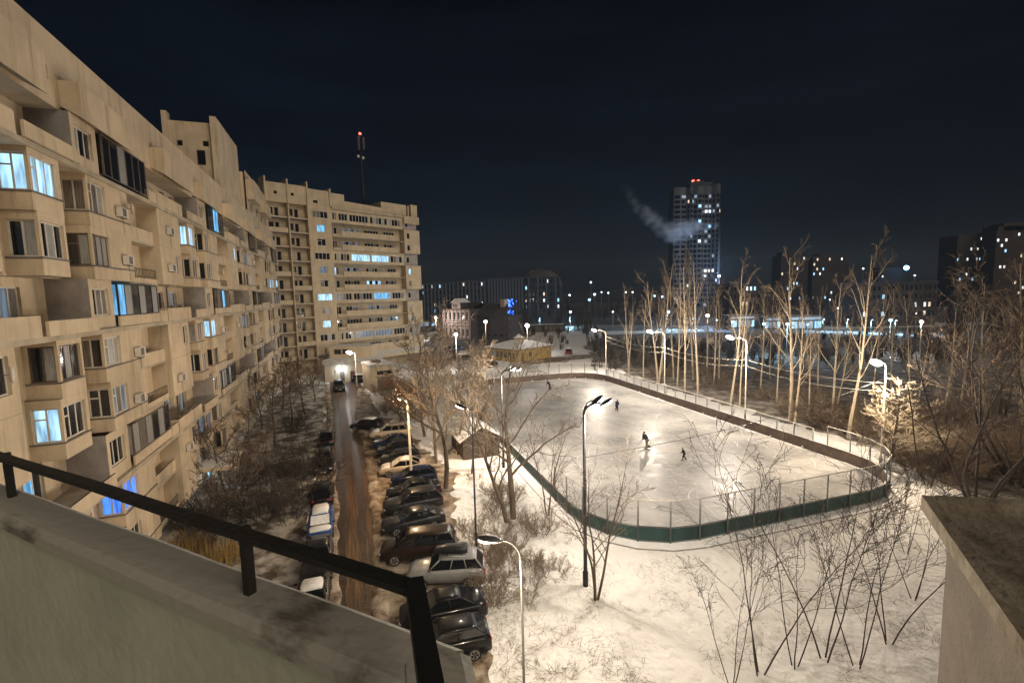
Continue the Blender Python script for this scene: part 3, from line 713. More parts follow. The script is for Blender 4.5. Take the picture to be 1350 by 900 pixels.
if len(ra_) == len(rb_):
    for i in range(len(ra_)):
        j = (i + 1) % len(ra_); q.poly((rpt(ra_[i].x, ra_[i].y, .10), rpt(ra_[j].x, ra_[j].y, .10), rpt(rb_[j].x, rb_[j].y, .054), rpt(rb_[i].x, rb_[i].y, .054)), M['snow_cap'])
tag(q.build('ice'), kind='structure')
M['green_board'] = mat('green_board', (.016, .055, .052), .55, var=.45, vscale=1.2, bump=.2, bscale=6, stretch=(1, 1, .3))
M['brown_board'] = mat('brown_board', (.15, .105, .08), .6, var=.35, vscale=.8)
bd = thing('rink_boards', 'green and brown board fence with wire netting enclosing the ice rink', 'rink fence', RC)
ring_i, ring_o = rring(0), rring(.09)
nR = len(ring_i)
loc = lambda p, z: RX * p.x + RY * p.y + Z3 * z
rr2 = random.Random(3)
for i in range(nR):
    p, r_, o, s = ring_i[i], ring_i[(i + 1) % nR], ring_o[i], ring_o[(i + 1) % nR]
    hz = 1.17 + rr2.uniform(-.015, .015)
    b = MB()
    b.poly((loc(p, .03), loc(r_, .03), loc(r_, hz), loc(p, hz)), M['brown_board'])
    b.poly((loc(o, 0), loc(s, 0), loc(s, hz), loc(o, hz)), M['green_board'])
    b.poly((loc(p, hz), loc(r_, hz), loc(s, hz), loc(o, hz)), M['snow_cap'])
    for a_, b_ in ((p, o), (r_, s)): b.poly((loc(a_, .03), loc(b_, 0), loc(b_, hz), loc(a_, hz)), M['green_board'])
    b.tube((loc(o, .16), loc(s, .16)), .035, 5, M['grey_metal'], False); b.tube((loc(o, hz - .05), loc(s, hz - .05)), .035, 5, M['grey_metal'], False)
    if rr2.random() < .35:
        f = p.lerp(r_, rr2.uniform(.1, .9)); b.ell(loc(f * .997, .10 + rr2.uniform(0, .1)), .16, .16, .14, M['snow_cap'], 6, 4)
    b.build('board_panel', bd)
k_ = MB(); r1, r2 = rring(.12), rring(1.0)
for i in range(nR):
    j = (i + 1) % nR
    k_.poly((loc(r1[i], .12), loc(r1[j], .12), loc(r2[j], .10), loc(r2[i], .10)), M['snow_cap'])
    k_.poly((loc(r2[i], .10), loc(r2[j], .10), loc(r2[j], -.02), loc(r2[i], -.02)), M['concrete'])
k_.build('kerb', bd)
M['net'] = netmat('net', (.30, .30, .28), .13); M['net_dense'] = netmat('net_dense', (.16, .18, .18), .42)
def rlocal(p): d = p - RC; return V((d.dot(RX), d.dot(RY)))
def postrail(idx, h0, h1, off, net, parent, dbl=False):
    ring = rring(off)
    for q_, i in enumerate(idx):
        p = ring[i % nR]; b = MB()
        b.tube((loc(p, 0.0), loc(p, h1)), .058, 6, M['grey_metal']); b.build('post', parent)
        if q_ + 1 < len(idx):
            s = ring[idx[q_ + 1] % nR]; n_ = MB()
            n_.tube((loc(p, h1), loc(s, h1)), .045, 6, M['white_frame'], False); n_.build('rail', parent); n_ = MB()
            n_.tube((loc(p, h0 + .05), loc(s, h0 + .05)), .02, 4, M['grey_metal'], False); n_.build('rail', parent)
            n_ = MB(); n_.poly((loc(p, h0), loc(s, h0), loc(s, h1), loc(p, h1)), net); n_.build('netting', parent)
# netting round the near end: pick ring vertices between the two ends seen in the photograph
eL, eR = rlocal(gp(747, 664)), rlocal(gp(1112, 592))
near = lambda e: min(range(nR), key=lambda i: (ring_i[i] - e).length)
iL, iR = near(eL), near(eR)
idx = list(range(iL, (iR if iR > iL else iR + nR) + 1))
postrail(idx, 1.18, 3.05, .15, M['net'], bd)
# outer fence along the far long side
rf = thing('net_fence', 'long low wire fence running behind the far side boards of the rink', 'fence', RC)
e0, e1 = near(rlocal(gp(1108, 590))), near(rlocal(gp(802, 502)))
idx = list(range(e0, e1 + 1)) if e1 > e0 else list(range(e0, e1 + nR + 1))
postrail(idx, .05, 2.15, 1.0, M['net_dense'], rf)
ef = thing('net_fence', 'pale wire fence standing behind the far short end of the rink', 'fence', RC)
e2 = near(rlocal(gp(690, 500))); idx = list(range(e1, e2 + 1)) if e2 > e1 else list(range(e2, e1 + 1))
postrail(idx, .05, 2.9, 1.6, M['net'], ef)

# ------------------------------------------------------------------ uneven snow in front of the rink, with tracks
from mathutils import noise as mn
TR = [[(600, 900), (665, 820), (720, 748), (790, 772), (930, 790), (1100, 748), (1190, 706)], [(700, 900), (770, 800), (860, 760), (960, 800), (1050, 900)], [(640, 640), (690, 720), (700, 800), (760, 900)], [(860, 745), (900, 800), (1000, 830), (1180, 780)], [(655, 640), (640, 700), (668, 760), (640, 860)]]
dents = {}
for tr in TR:
    P = [gp(u, v) for u, v in tr]; k = 0
    for i in range(len(P) - 1):
        d = P[i + 1] - P[i]; n = int(d.length / .42); sdv = V((-d.y, d.x, 0)).normalized()
        for q_ in range(n):
            k += 1; p = P[i] + d * (q_ / n) + sdv * ((.16 if k % 2 else -.16) + jr.gauss(0, .12)); dents.setdefault((int(p.x // 1), int(p.y // 1)), []).append((p.x, p.y, jr.uniform(.12, .20)))
GS, GX0, GY0, NX, NY = .20, -8.0, 16.5, 222, 232
def inrink(x, y, m):
    l = rlocal(V((x, y, 0))); dx, dy = abs(l.x) - RL / 2 - m + RR, abs(l.y) - RW / 2 - m + RR
    return math.hypot(max(dx, 0), max(dy, 0)) + min(max(dx, dy), 0) < RR
vid = {}; vv_, ff_ = [], []
def gv(i, j):
    if (i, j) in vid: return vid[(i, j)]
    x, y = GX0 + GS * i, GY0 + GS * j; z = .05 + .16 * mn.noise(V((x * .28, y * .28, 3))) + .07 * mn.noise(V((x * .9, y * .9, 7))) + .025 * mn.noise(V((x * 3.1, y * 3.1, 1)))
    for a in (-1, 0, 1):
        for b in (-1, 0, 1):
            for (px_, py_, dz) in dents.get((int(x // 1) + a, int(y // 1) + b), ()):
                r2 = ((x - px_) ** 2 + (y - py_) ** 2) / .035
                if r2 < 6: z -= dz * math.exp(-r2)
    nd = x * N1.x + y * N1.y
    z = max(z, .012) if nd > 10.2 else max(.012, z * max(0, (nd - 9.4) / .8))
    vid[(i, j)] = len(vv_); vv_.append((x, y, z)); return vid[(i, j)]
for i in range(NX):
    for j in range(NY):
        x, y = GX0 + GS * (i + .5), GY0 + GS * (j + .5)
        if x * N1.x + y * N1.y < 9.5 or inrink(x, y, 1.15): continue
        if y < 17 or rlocal(V((x, y, 0))).y < -RW / 2 - 4 and y > 44: continue
        ff_.append((gv(i, j), gv(i + 1, j), gv(i + 1, j + 1), gv(i, j + 1)))
me = bpy.data.meshes.new('snow'); me.from_pydata(vv_, [], ff_); me.materials.append(M['snow']); me.polygons.foreach_set('use_smooth', [True] * len(ff_)); me.update()
o_ = bpy.data.objects.new('snow', me); C.objects.link(o_); tag(o_, kind='structure')
# ridges of dirty snow thrown up along the drive
def ridge(px, w, h):
    P = [gp(u, v) for u, v in px]; Q = []
    for i in range(len(P) - 1):
        n = max(2, int((P[i + 1] - P[i]).length / .5)); Q += [P[i].lerp(P[i + 1], k / n) for k in range(n)]
    rings = []
    for i, p in enumerate(Q):
        d = (Q[min(i + 1, len(Q) - 1)] - Q[max(i - 1, 0)]).normalized(); sdv = V((-d.y, d.x, 0)); ww = w * (1 + .5 * mn.noise(V((p.x * .7, p.y * .7, 0)))); hh_ = h * (1 + .9 * mn.noise(V((p.x * .9, p.y * .9, 5))))
        c = p + sdv * .25 * mn.noise(V((p.x * .5, p.y * .5, 9)))
        rings.append([c + sdv * (ww * math.cos(t)) + Z3 * (max(.02, hh_) * math.sin(t) - .01) for t in [math.pi * k / 6 for k in range(7)]])
    q = MB(); q.loft(rings, M['slush'], False, False); return tag(q.build('snow_ridge'), kind='structure')
ridge([(437, 900), (438, 755), (438, 640), (435, 545), (431, 508)], .42, .17)
ridge([(508, 900), (500, 755), (497, 680), (488, 610), (472, 545), (475, 512)], .45, .16)
for px in ([(452, 900), (452, 755), (450, 640), (444, 545), (440, 510)], [(484, 900), (482, 755), (478, 680), (472, 610), (460, 545), (456, 510)]):
    strip('wheel_track', [(u - 5 + (0 if v > 600 else 3), v) for u, v in px] + [(u + 5 - (0 if v > 600 else 3), v) for u, v in px[::-1]], .019, M['track'], .05, .5)
# ------------------------------------------------------------------ lamps
def lamp(label, base, h, arms, lens='lens', watt=0, col=(1, .9, .78), pole='dark_metal', r=.09, hs=1.0, group=None, name='street_lamp', lensr=.13, bowl=.10, rad=.15, tilt=.30):
    t = thing(name, label, 'street lamp', (base.x, base.y, 0), 0, group)
    q = MB(); q.tube(((0, 0, 0), (0, 0, .9), (0, 0, .95), (0, 0, h - .6)), (r * 1.5, r * 1.45, r, r * .75), 8, M[pole]); q.build('pole', t)
    for (dx, dy, up) in arms:
        d = V((dx, dy, 0)); ln = d.length; dn = d / ln if ln > 1e-5 else V((1, 0, 0))
        q = MB()
        pts = [V((0, 0, h - .62)) + d * (t_ ** 2) + Z3 * (.6 + up) * math.sin(t_ * math.pi / 2) for t_ in [i / 8 for i in range(9)]]
        q.tube(pts, [r * .7 - r * .25 * i / 8 for i in range(9)], 7, M[pole]); q.build('arm', t)
        e = pts[-1] + dn * .32 * hs
        rot = Quaternion((0, 0, 1), math.atan2(dn.y, dn.x)) @ Quaternion((0, 1, 0), -tilt)
        hd = MB(); hd.ell((0, 0, 0), .46 * hs, .19 * hs, .13 * hs, M[pole], 12, 8, rot, -.25)
        ho = hd.build('lamp_head', t, e)
        ln_ = MB(); ln_.ell((0, 0, 0), lensr * 1.9 * hs, lensr * hs, bowl * hs, M[lens], 12, 6, rot); ln_.build('lens', ho, rot @ V((.16 * hs, 0, -.055 * hs)))
        if watt: light('lamp_light', e - Z3 * (.07 * hs + bowl * hs + rad * .6 + .12), watt, col, rad, t)
    return t
WH = (1, .865, .71); WARM = (1, .66, .34); WARMW = (1, .80, .58)
b_ = gp(772, 772)
lamp('tall black double-headed street lamp standing in front of the near rink corner', b_, 10.8, [(.55, .3, .1), (.95, .15, 0)], watt=1950, col=WH, r=.11, tilt=.5)
b_ = gp(664, 617)
lamp('black double-headed street lamp behind the bare trees at the left rink side', b_, 9.7, [(.7, .1, .1), (1.3, .1, .05)], watt=2700, col=WH, r=.09, tilt=.4)
p_ = at(650, 713, 15.5)
lamp('grey lamp with long oval head just below the balcony at bottom centre', V((p_.x + .95, p_.y - .1, 0)), p_.z - .05, [(-.75, .1, .12)], watt=1750, col=(1, .81, .57), pole='grey_metal', r=.05, tilt=.1)
b_ = gp(628, 719)
lamp('slim dark single lamp post rising through the bare trees beside parked cars', b_, 9.5, [(-.5, .3, .1)], watt=450, col=WH, r=.07)
b_ = gp(543, 640)
lamp('pale concrete post with warm orange lamp among the parked cars', b_, 7.9, [(-.35, .15, .05)], lens='lens_warm', watt=1700, col=WARM, pole='pale_pole', r=.12, lensr=.12)
b_ = gp(471, 513)
lamp('bright lamp on a short post at the far end of the driveway', b_, 6.9, [(-.5, -.2, .1)], lens='lens_pink', watt=900, col=WH, pole='pale_pole', lensr=.30, bowl=.3)
FG = 'lamps along the far side of the rink'
rl = [(799, 494, 787, 436, 'pale lamp post at the far rink corner, the smallest of its row'),
      (876, 523, 862, 438, 'pale lamp post among the birches behind the middle of the far boards'),
      (982, 554, 969, 446, 'pale lamp post leaning its bright head left, right of the middle birches')]
LP = []
for (ub, vb, ul, vl, lb) in rl:
    b_ = gp(ub, vb); hd = at(ul, vl, b_.y + .1); LP.append((b_, hd.z))
    lamp(lb, b_, hd.z, [(hd.x - b_.x, .25, .15)], watt=5600, col=WH, pole='pale_pole', group=FG, lensr=.24, bowl=.2, rad=.2, hs=1.1)
hd = at(1160, 479, 42.5); b_ = V((hd.x + .9, hd.y + .4, 0)); LP.append((b_, hd.z))
lamp('brightest lamp, its glow above the bare tree outside the right rink corner', b_, hd.z, [(-.9, -.4, .15)], watt=6800, col=WARMW, pole='pale_pole', group=FG, lensr=.34, bowl=.24, rad=.2, hs=1.15)
# overhead wires
def wire(label, p, q, sag, r=.022, m='pale_pole', group=None):
    b = MB(); n = 18
    b.tube([V(p).lerp(V(q), i / n) - Z3 * sag * 4 * (i / n) * (1 - i / n) for i in range(n + 1)], r, 4, M[m]); return tag(b.build('overhead_wire'), label, 'wire', group)
dl = gp(772, 772)
wire('dark cable strung across the near half of the rink', (dl.x, dl.y, 7.7), (LP[3][0].x, LP[3][0].y, 8.4), .75, .02, 'dark_metal')
names = ['between the far corner lamp and the birch lamp', 'between the birch lamp and the lamp right of it', 'sloping from the right birches to the brightest lamp']
for i in range(3):
    a_, c_ = LP[i][0], LP[i + 1][0]
    for k, nm in enumerate(('upper', 'lower')):
        wire(f'{nm} of the two wires {names[i]}', (a_.x, a_.y, 7.9 - .75 * k), (c_.x, c_.y, 7.9 - .75 * k), .5 + .15 * k, .028, 'pale_pole', 'wires along the far lamps')

# ------------------------------------------------------------------ changing hut beside the rink
hb = gp(628, 593)
hut = thing('hut', 'small timber hut with snowy gable roof beside the left rink boards', 'hut', hb, RA - math.pi / 2 + .05); hut.scale = (.82, .82, .9)
M['timber'] = mat('timber', (.075, .055, .038), .8, var=.4, vscale=3, stretch=(.4, .4, 6), bump=.3)
q = MB(); q.box(-2.6, 2.2, -3.2, 3.2, 0, 2.3, M['timber'])
for y in (-3.2, 3.2): q.poly(((-2.6, y, 2.3), (2.2, y, 2.3), (-.2, y, 3.6)), M['timber'])
q.build('wall', hut)
q = MB()
for sx, e in ((-1, -3.1), (1, 2.7)):
    q.poly(((-.2, -3.6, 3.75), (-.2, 3.6, 3.75), (e, 3.6, 2.22), (e, -3.6, 2.22)), M['snow_cap'])
    q.poly(((-.2, -3.6, 3.62), (-.2, 3.6, 3.62), (e, 3.6, 2.08), (e, -3.6, 2.08)), M['timber'])
    q.poly(((e, -3.6, 2.22), (e, 3.6, 2.22), (e, 3.6, 2.08), (e, -3.6, 2.08)), M['snow_cap'])
    q.poly(((-.2, -3.6, 3.75), (e, -3.6, 2.22), (e, -3.6, 2.08), (-.2, -3.6, 3.62)), M['brown_frame'])
q.build('roof', hut)
q = MB(); q.box(-.6, .4, -3.26, -3.21, 0, 2.0, M['brown_frame']); q.build('door', hut)
q = MB(); q.box(-2.66, -2.61, -1.2, .2, 1.0, 1.9, M['glass']); q.build('window', hut)

# ------------------------------------------------------------------ skaters
def skin(name, verts, edges, rads, m, parent, sub=1, root=0):
    me = bpy.data.meshes.new(name); me.from_pydata([tuple(v) for v in verts], edges, []); me.materials.append(m)
    o = bpy.data.objects.new(name, me); C.objects.link(o); o.parent = parent
    md = o.modifiers.new('skin', 'SKIN'); md.use_smooth_shade = True
    for i, r in enumerate(rads): me.skin_vertices[0].data[i].radius = (r, r)
    me.skin_vertices[0].data[root].use_root = True
    if sub:
        s = o.modifiers.new('sub', 'SUBSURF'); s.levels = sub; s.render_levels = sub
    return o
M['skin'] = mat('skin', (.42, .25, .18), .6)
M['black_cloth'] = mat('black_cloth', (.012, .012, .014), .8, var=.3, vscale=8)
M['grey_cloth'] = mat('grey_cloth', (.13, .13, .14), .8, var=.3, vscale=8)
M['navy_cloth'] = mat('navy_cloth', (.012, .018, .05), .8, var=.3, vscale=8)
M['wood'] = mat('wood', (.20, .12, .06), .6)
def person(label, base, rz, hgt, jacket, pants, lean, stride, arms, group='skaters on the ice rink'):
    k = hgt / 1.75
    t = thing('person', label, 'person', base, rz, group); t.scale = (k, k, k)
    # x forward, y left; body carried on bent legs
    hip = V((0, 0, .93)); ch = hip + V((lean * .32, 0, .30)); sh = hip + V((lean * .5, 0, .50)); nk = hip + V((lean * .56, 0, .57)); hd = nk + V((.04, 0, .11)); tp = hd + V((0, 0, .11))
    vs = [hip, ch, sh, nk, hd, tp]; ed = [(0, 1), (1, 2), (2, 3), (3, 4), (4, 5)]; rd = [.125, .135, .12, .055, .092, .062]
    limbs = []
    for s, st in ((1, stride[0]), (-1, stride[1])):
        h = hip + V((0, .09 * s, -.03)); kn = V((.10 + st * .45, .11 * s, .50)); an = V((st * .95 - (.05 if st < 0 else 0), .11 * s + st * .1 * s, .13 if st >= 0 else .17)); to = an + V((.17, 0, -.05))
        i = len(vs); vs += [h, kn, an, to]; ed += [(0, i), (i, i + 1), (i + 1, i + 2), (i + 2, i + 3)]; rd += [.09, .062, .042, .04]; limbs.append((h, kn, an, to))
    ar = []
    for s, (ef, eh) in ((1, arms[0]), (-1, arms[1])):
        a0 = sh + V((0, .17 * s, .0)); el = a0 + V(ef) * 1.0; hnd = el + V(eh); fn = hnd + V(eh).normalized() * .09
        i = len(vs); vs += [a0, el, hnd, fn]; ed += [(2, i), (i, i + 1), (i + 1, i + 2), (i + 2, i + 3)]; rd += [.055, .043, .033, .03]; ar.append((a0, el, hnd, fn))
    body = skin('body', vs, ed, rd, M['skin'], t)
    # clothing that follows the body
    vs, ed, rd = [hip + V((0, 0, -.06)), ch, sh, nk - V((0, 0, .01))], [(0, 1), (1, 2), (2, 3)], [.21, .215, .185, .09]
    for a0, el, hnd, fn in ar:
        i = len(vs); vs += [a0, el, hnd]; ed += [(2, i), (i, i + 1), (i + 1, i + 2)]; rd += [.105, .09, .068]
    skin('jacket', vs, ed, rd, jacket, t)
    vs, ed, rd = [hip], [], [.14]
    for h, kn, an, to in limbs:
        i = len(vs); vs += [h, kn, an]; ed += [(0, i), (i, i + 1), (i + 1, i + 2)]; rd += [.13, .105, .085]
    skin('trousers', vs, ed, rd, pants, t)
    q = MB(); q.ell(hd + V((-.012, 0, .045)), .115, .105, .11, M['black_cloth'], 12, 8, None, -.15); q.build('hat', t)
    q = MB()
    q.ell(hd + V((.10, 0, -.01)), .025, .014, .02, M['skin'], 6, 4)
    for s in (-1, 1): q.ell(hd + V((.083, .035 * s, .02)), .012, .014, .009, M['black_cloth'], 6, 4)
    q.ell(hd + V((.087, 0, -.05)), .01, .028, .007, M['brown_frame'], 6, 4); q.build('face', t)
    for h, kn, an, to in limbs:
        q = MB(); d = (to - an); q.tube((an + V((-.05, 0, .05)), an + V((-.02, 0, -.04)), to + V((.02, 0, -.01))), (.06, .06, .045), 8, M['black_cloth'])
        q.box(an.x - .10, to.x + .10, an.y - .004, an.y + .004, an.z - .12, an.z - .075, M['grey_metal']); q.build('skate', t)
    for a0, el, hnd, fn in ar:
        q = MB(); q.ell(fn - (fn - hnd) * .3, .055, .045, .05, M['black_cloth'], 8, 6)
        for f in range(4): q.tube((fn + V((0, (f - 1.5) * .022, 0)), fn + (fn - hnd) * .5 + V((0, (f - 1.5) * .024, -.025))), (.014, .011), 5, M['black_cloth'])
        q.build('glove', t)
    return t, ar, k
zi = V((0, 0, .05))
t, ar, k = person('adult skater in black jacket and grey trousers pushing a hockey stick', gp(853, 592) + zi, R(200), 1.95, M['black_cloth'], M['grey_cloth'], .55, (.12, -.30),
       [((.10, .03, -.24), (.20, -.06, -.12)), ((-.06, -.14, -.22), (.12, .08, -.18))])
mw = Matrix.Translation(t.location) @ Matrix.Rotation(R(200), 4, 'Z') @ Matrix.Scale(k, 4)
hs_ = mw @ ar[0][3]; h2_ = mw @ ar[1][3]
tipd = Matrix.Rotation(R(200), 3, 'Z') @ V((1.05, -.1, 0))
tip = V((hs_.x + tipd.x, hs_.y + tipd.y, .09))
q = MB(); st = hs_ + (hs_ - tip) * .35
q.tube((st, tip), .018, 6, M['wood']); q.tube((tip, tip + tipd.normalized() * .28 + Z3 * .02), (.035, .028), 6, M['black_cloth'])
tag(q.build('hockey_stick'), 'wooden hockey stick held low by the tallest skater', 'hockey stick')
person('small child in dark winter clothes skating near the cable across the rink', gp(902, 607) + zi, R(170), 1.3, M['black_cloth'], M['black_cloth'], .35, (.22, -.22),
       [((.12, .06, -.22), (.18, 0, -.10)), ((-.12, -.06, -.22), (.10, 0, -.18))])
person('skater in dark blue clothes gliding upright beyond the double lamp', gp(813, 542) + zi, R(-70), 1.68, M['navy_cloth'], M['navy_cloth'], .25, (.05, -.05),
       [((.05, .04, -.27), (.14, -.02, -.16)), ((.05, -.04, -.27), (.14, .02, -.16))])
person('farthest skater in dark clothes leaning forward by the far boards', gp(725, 514) + zi, R(160), 1.72, M['black_cloth'], M['navy_cloth'], .7, (.10, -.14),
       [((.10, .02, -.24), (.12, 0, -.2)), ((.08, -.02, -.25), (.12, 0, -.2))])
# a white chair-like snow marker left on the ice near the far end
q = MB(); gb = gp(744, 517) + zi
q.tube((gb, gb + V((.05, 0, .9))), .05, 6, M['snow_cap']); q.tube((gb + V((-.35, 0, .85)), gb + V((.4, 0, .9))), .05, 6, M['snow_cap']); q.tube((gb + V((-.35, .1, 0)), gb + V((.4, .1, 0.02))), .06, 6, M['snow_cap'])
tag(q.build('training_stand'), 'small white stand left on the ice near the far boards', 'stand')
# ------------------------------------------------------------------ cars
M['tyre'] = mat('tyre', (.015, .015, .015), .8)
M['rim'] = mat('rim', (.45, .45, .44), .35, metal=.7)
M['car_glass'] = mat('car_glass', (.008, .009, .011), .05, spec=.8)
M['head_lens'] = mat('head_lens', (.55, .56, .58), .12, spec=.8)
M['tail_lens'] = mat('tail_lens', (.25, .01, .01), .2)
M['trim'] = mat('trim', (.02, .02, .02), .6)
def paint(name, c):
    m_ = mat('paint_' + name, c, .35, coat=.35, var=.15, vscale=2.5, spec=.18); m_.node_tree.nodes['Principled BSDF'].inputs['Coat Roughness'].default_value = .10
    return m_
PC = dict(black=paint('black', (.006, .006, .007)), navy=paint('navy', (.007, .012, .035)), graphite=paint('graphite', (.018, .018, .020)), silver=paint('silver', (.22, .22, .22)),
          white=paint('white', (.62, .61, .59)), beige=paint('beige', (.40, .33, .25)), brown=paint('brown', (.022, .013, .009)), red=paint('red', (.16, .02, .015)), blue=paint('blue', (.03, .07, .20)))
# x: forward. stations (x, half width, belt height); cabin: base front, roof front, roof rear, base rear, roof height
SHAPE = dict(
    sedan=dict(L=4.55, st=[(2.27, .62, .60), (2.22, .74, .70), (1.9, .84, .80), (1.1, .88, .92), (.2, .89, .95), (-.9, .88, .97), (-1.7, .86, 1.0), (-2.15, .80, .97), (-2.27, .68, .70)], cab=(1.15, .35, -.85, -1.65, 1.45), zb=.24),
    hatch=dict(L=4.1, st=[(2.05, .62, .62), (2.0, .74, .74), (1.7, .83, .86), (1.0, .86, .96), (.2, .87, .99), (-.9, .87, 1.02), (-1.6, .85, 1.04), (-1.98, .79, 1.0), (-2.05, .68, .72)], cab=(1.12, .35, -1.35, -1.95, 1.5), zb=.25),
    suv=dict(L=4.6, st=[(2.3, .68, .74), (2.24, .80, .88), (1.9, .90, 1.0), (1.0, .93, 1.10), (.2, .94, 1.12), (-.9, .94, 1.14), (-1.8, .92, 1.15), (-2.22, .87, 1.1), (-2.3, .76, .8)], cab=(1.05, .35, -1.75, -2.2, 1.74), zb=.34),
    van=dict(L=4.9, st=[(2.45, .66, .72), (2.38, .80, .86), (2.0, .90, 1.0), (1.5, .93, 1.1), (.2, .95, 1.14), (-1.0, .95, 1.15), (-1.9, .94, 1.16), (-2.38, .90, 1.12), (-2.45, .8, .8)], cab=(1.6, .75, -2.05, -2.38, 1.82), zb=.3))
_cm = {}
def car_meshes(shape, pk):
    key = (shape, pk)
    if key in _cm: return _cm[key]
    S = SHAPE[shape]; p = PC[pk]; st = S['st']; zb = S['zb']; c0, c1, c2, c3, zr = S['cab']
    out = {}
    def belt(x):
        for i in range(len(st) - 1):
            if st[i + 1][0] <= x <= st[i][0]:
                f = (st[i][0] - x) / (st[i][0] - st[i + 1][0]); return [st[i][k] * (1 - f) + st[i + 1][k] * f for k in (1, 2)]
        return st[-1][1:]
    q = MB(); rings = []
    for x, w, z in st:
        rings.append([V((x, -w * .55, zb)), V((x, -w * .96, zb + .06)), V((x, -w, zb + (z - zb) * .45)), V((x, -w * .985, z - .12)), V((x, -w * .90, z - .02)), V((x, -w * .5, z + .025)),
                      V((x, w * .5, z + .025)), V((x, w * .90, z - .02)), V((x, w * .985, z - .12)), V((x, w, zb + (z - zb) * .45)), V((x, w * .96, zb + .06)), V((x, w * .55, zb))])
    q.loft(rings, p); out['body'] = q.mesh('body')
    # glasshouse
    def ringz(x, f): w, z = belt(x); return w, z
    g = MB()
    wb0, zb0 = belt(c0); wb3, zb3 = belt(c3); wt = belt(0)[0] * .70; wbm = belt(0)[0] * .93
    B = [V((c0, -wb0 * .84, zb0 - .02)), V((c0, wb0 * .84, zb0 - .02)), V((c3, wb3 * .84, zb3 - .02)), V((c3, -wb3 * .84, zb3 - .02))]
    mz = zr - .07
    T = [V((c1, -wt, mz)), V((c1, wt, mz)), V((c2, wt * .97, mz)), V((c2, -wt * .97, mz))]
    mid = [V(((c0 + c1) / 2 - .05, sgn * wbm, belt(.5)[1] - .02)) for sgn in (-1, 1)]
    for a, b in ((0, 1), (1, 2), (2, 3), (3, 0)): g.poly((B[a], B[b], T[b], T[a]), M['car_glass'])
    out['window'] = g.mesh('window')
    # roof, pillars
    r = MB(); h = []
    for x, w, z in ((c1 + .06, wt * .92, mz + .005), (c1 - .25, wt, mz + .05), ((c1 + c2) / 2, wt * 1.0, mz + .075), (c2 + .2, wt * .98, mz + .05), (c2 - .05, wt * .9, mz + .005)):
        h.append([V((x, -w - .02, mz - .02)), V((x, -w * .96, z - .01)), V((x, -w * .6, z + .025)), V((x, w * .6, z + .025)), V((x, w * .96, z - .01)), V((x, w + .02, mz - .02))])
    r.loft(h, p)
    for a in range(4): r.tube((B[a] + V((0, 0, -.02)), T[a]), .045, 5, p)
    for sg in (0, 1):
        i, j = (0, 3) if sg == 0 else (1, 2)
        for f in ((.52, .5),) if shape in ('sedan', 'hatch') else ((.40, .36), (.70, .68)):
            r.tube((B[i].lerp(B[j], f[0]), T[i].lerp(T[j], f[1])), .04, 4, p)
    out['roof'] = r.mesh('roof')
    ax0, ax1 = S['L'] * .30, -S['L'] * .29; tr = .315 if zb < .3 else .355
    out['axles'] = (ax0, ax1, belt(0)[0] - .09, tr)
    w = MB(); n = 18
    for (y0, r0, y1, r1) in ((-.1, tr * .9, -.1, tr), (-.1, tr, .1, tr), (.1, tr, .1, tr * .9)): w.loft([[V((r0 * math.cos(6.2832 * i / n), y0, r0 * math.sin(6.2832 * i / n))) for i in range(n)], [V((r1 * math.cos(6.2832 * i / n), y1, r1 * math.sin(6.2832 * i / n))) for i in range(n)]], M['tyre'], True, False)
    w.loft([[V((tr * 1.17 * math.cos(3.1416 * i / 10), y, tr * 1.17 * math.sin(3.1416 * i / 10))) for i in range(11)] for y in (-.112, .09)], M['trim'], False, False)
    out['wheel'] = w.mesh('wheel')
    w = MB()
    for sg in (-1, 1):
        for i in range(5):
            a = 6.2832 * i / 5; ca, sa = math.cos(a), math.sin(a); pa, pb = math.cos(a + .33), math.sin(a + .33)
            w.poly((V((0, sg * .108, 0)), V((ca * tr * .66, sg * .108, sa * tr * .66)), V((pa * tr * .66, sg * .108, pb * tr * .66))), M['rim'])
            qa, qb = math.cos(a + 1.2566), math.sin(a + 1.2566)
        w.loft([[V((rr * math.cos(6.2832 * i / n), sg * .109, rr * math.sin(6.2832 * i / n))) for i in range(n)] for rr in (tr * .60, tr * .72)], M['rim'], True, False)
        w.loft([[V((rr * math.cos(6.2832 * i / n), sg * .104, rr * math.sin(6.2832 * i / n))) for i in range(n)] for rr in (0.001, tr * .9)], M['tyre'], True, False)
    out['rim'] = w.mesh('rim')
    x0 = st[0][0]; z0_ = st[1][2] - .12; y0_ = st[1][1]
    q = MB(); q.ell((0, 0, 0), .13, .17, .075, M['head_lens'], 10, 6); out['headlight'] = q.mesh('headlight'); out['hl'] = (x0 - .10, y0_ - .16, z0_)
    q = MB(); q.ell((0, 0, 0), .06, .14, .10 if shape in ('sedan', 'hatch') else .22, M['tail_lens'], 8, 6); out['taillight'] = q.mesh('taillight'); out['tl'] = (st[-2][0] - .02, st[-2][1] - .13, st[-2][2] - .16)
    q = MB(); q.ell((0, 0, 0), .07, .10, .065, p, 8, 6); out['mirror'] = q.mesh('mirror'); out['mr'] = (c0 - .25, belt(c0)[0] + .06, belt(c0)[1] + .08)
    q = MB(); q.fbox(V((0, 0, 0)), V((0, 1, 0)), V((1, 0, 0)), -.38, .38, -.10, .06, 0, .05, M['trim']); q.fbox(V((0, 0, 0)), V((0, 1, 0)), V((1, 0, 0)), -.26, .26, -.24, -.13, .02, .065, M['white_frame']); out['grille'] = q.mesh('grille'); out['gr'] = (x0 - .035, 0, st[0][2] - .10)
    q = MB()
    ring = lambda x, w, z: [V((x, -w, z)), V((x, -w * .8, z + .09)), V((x, w * .8, z + .1)), V((x, w, z))]
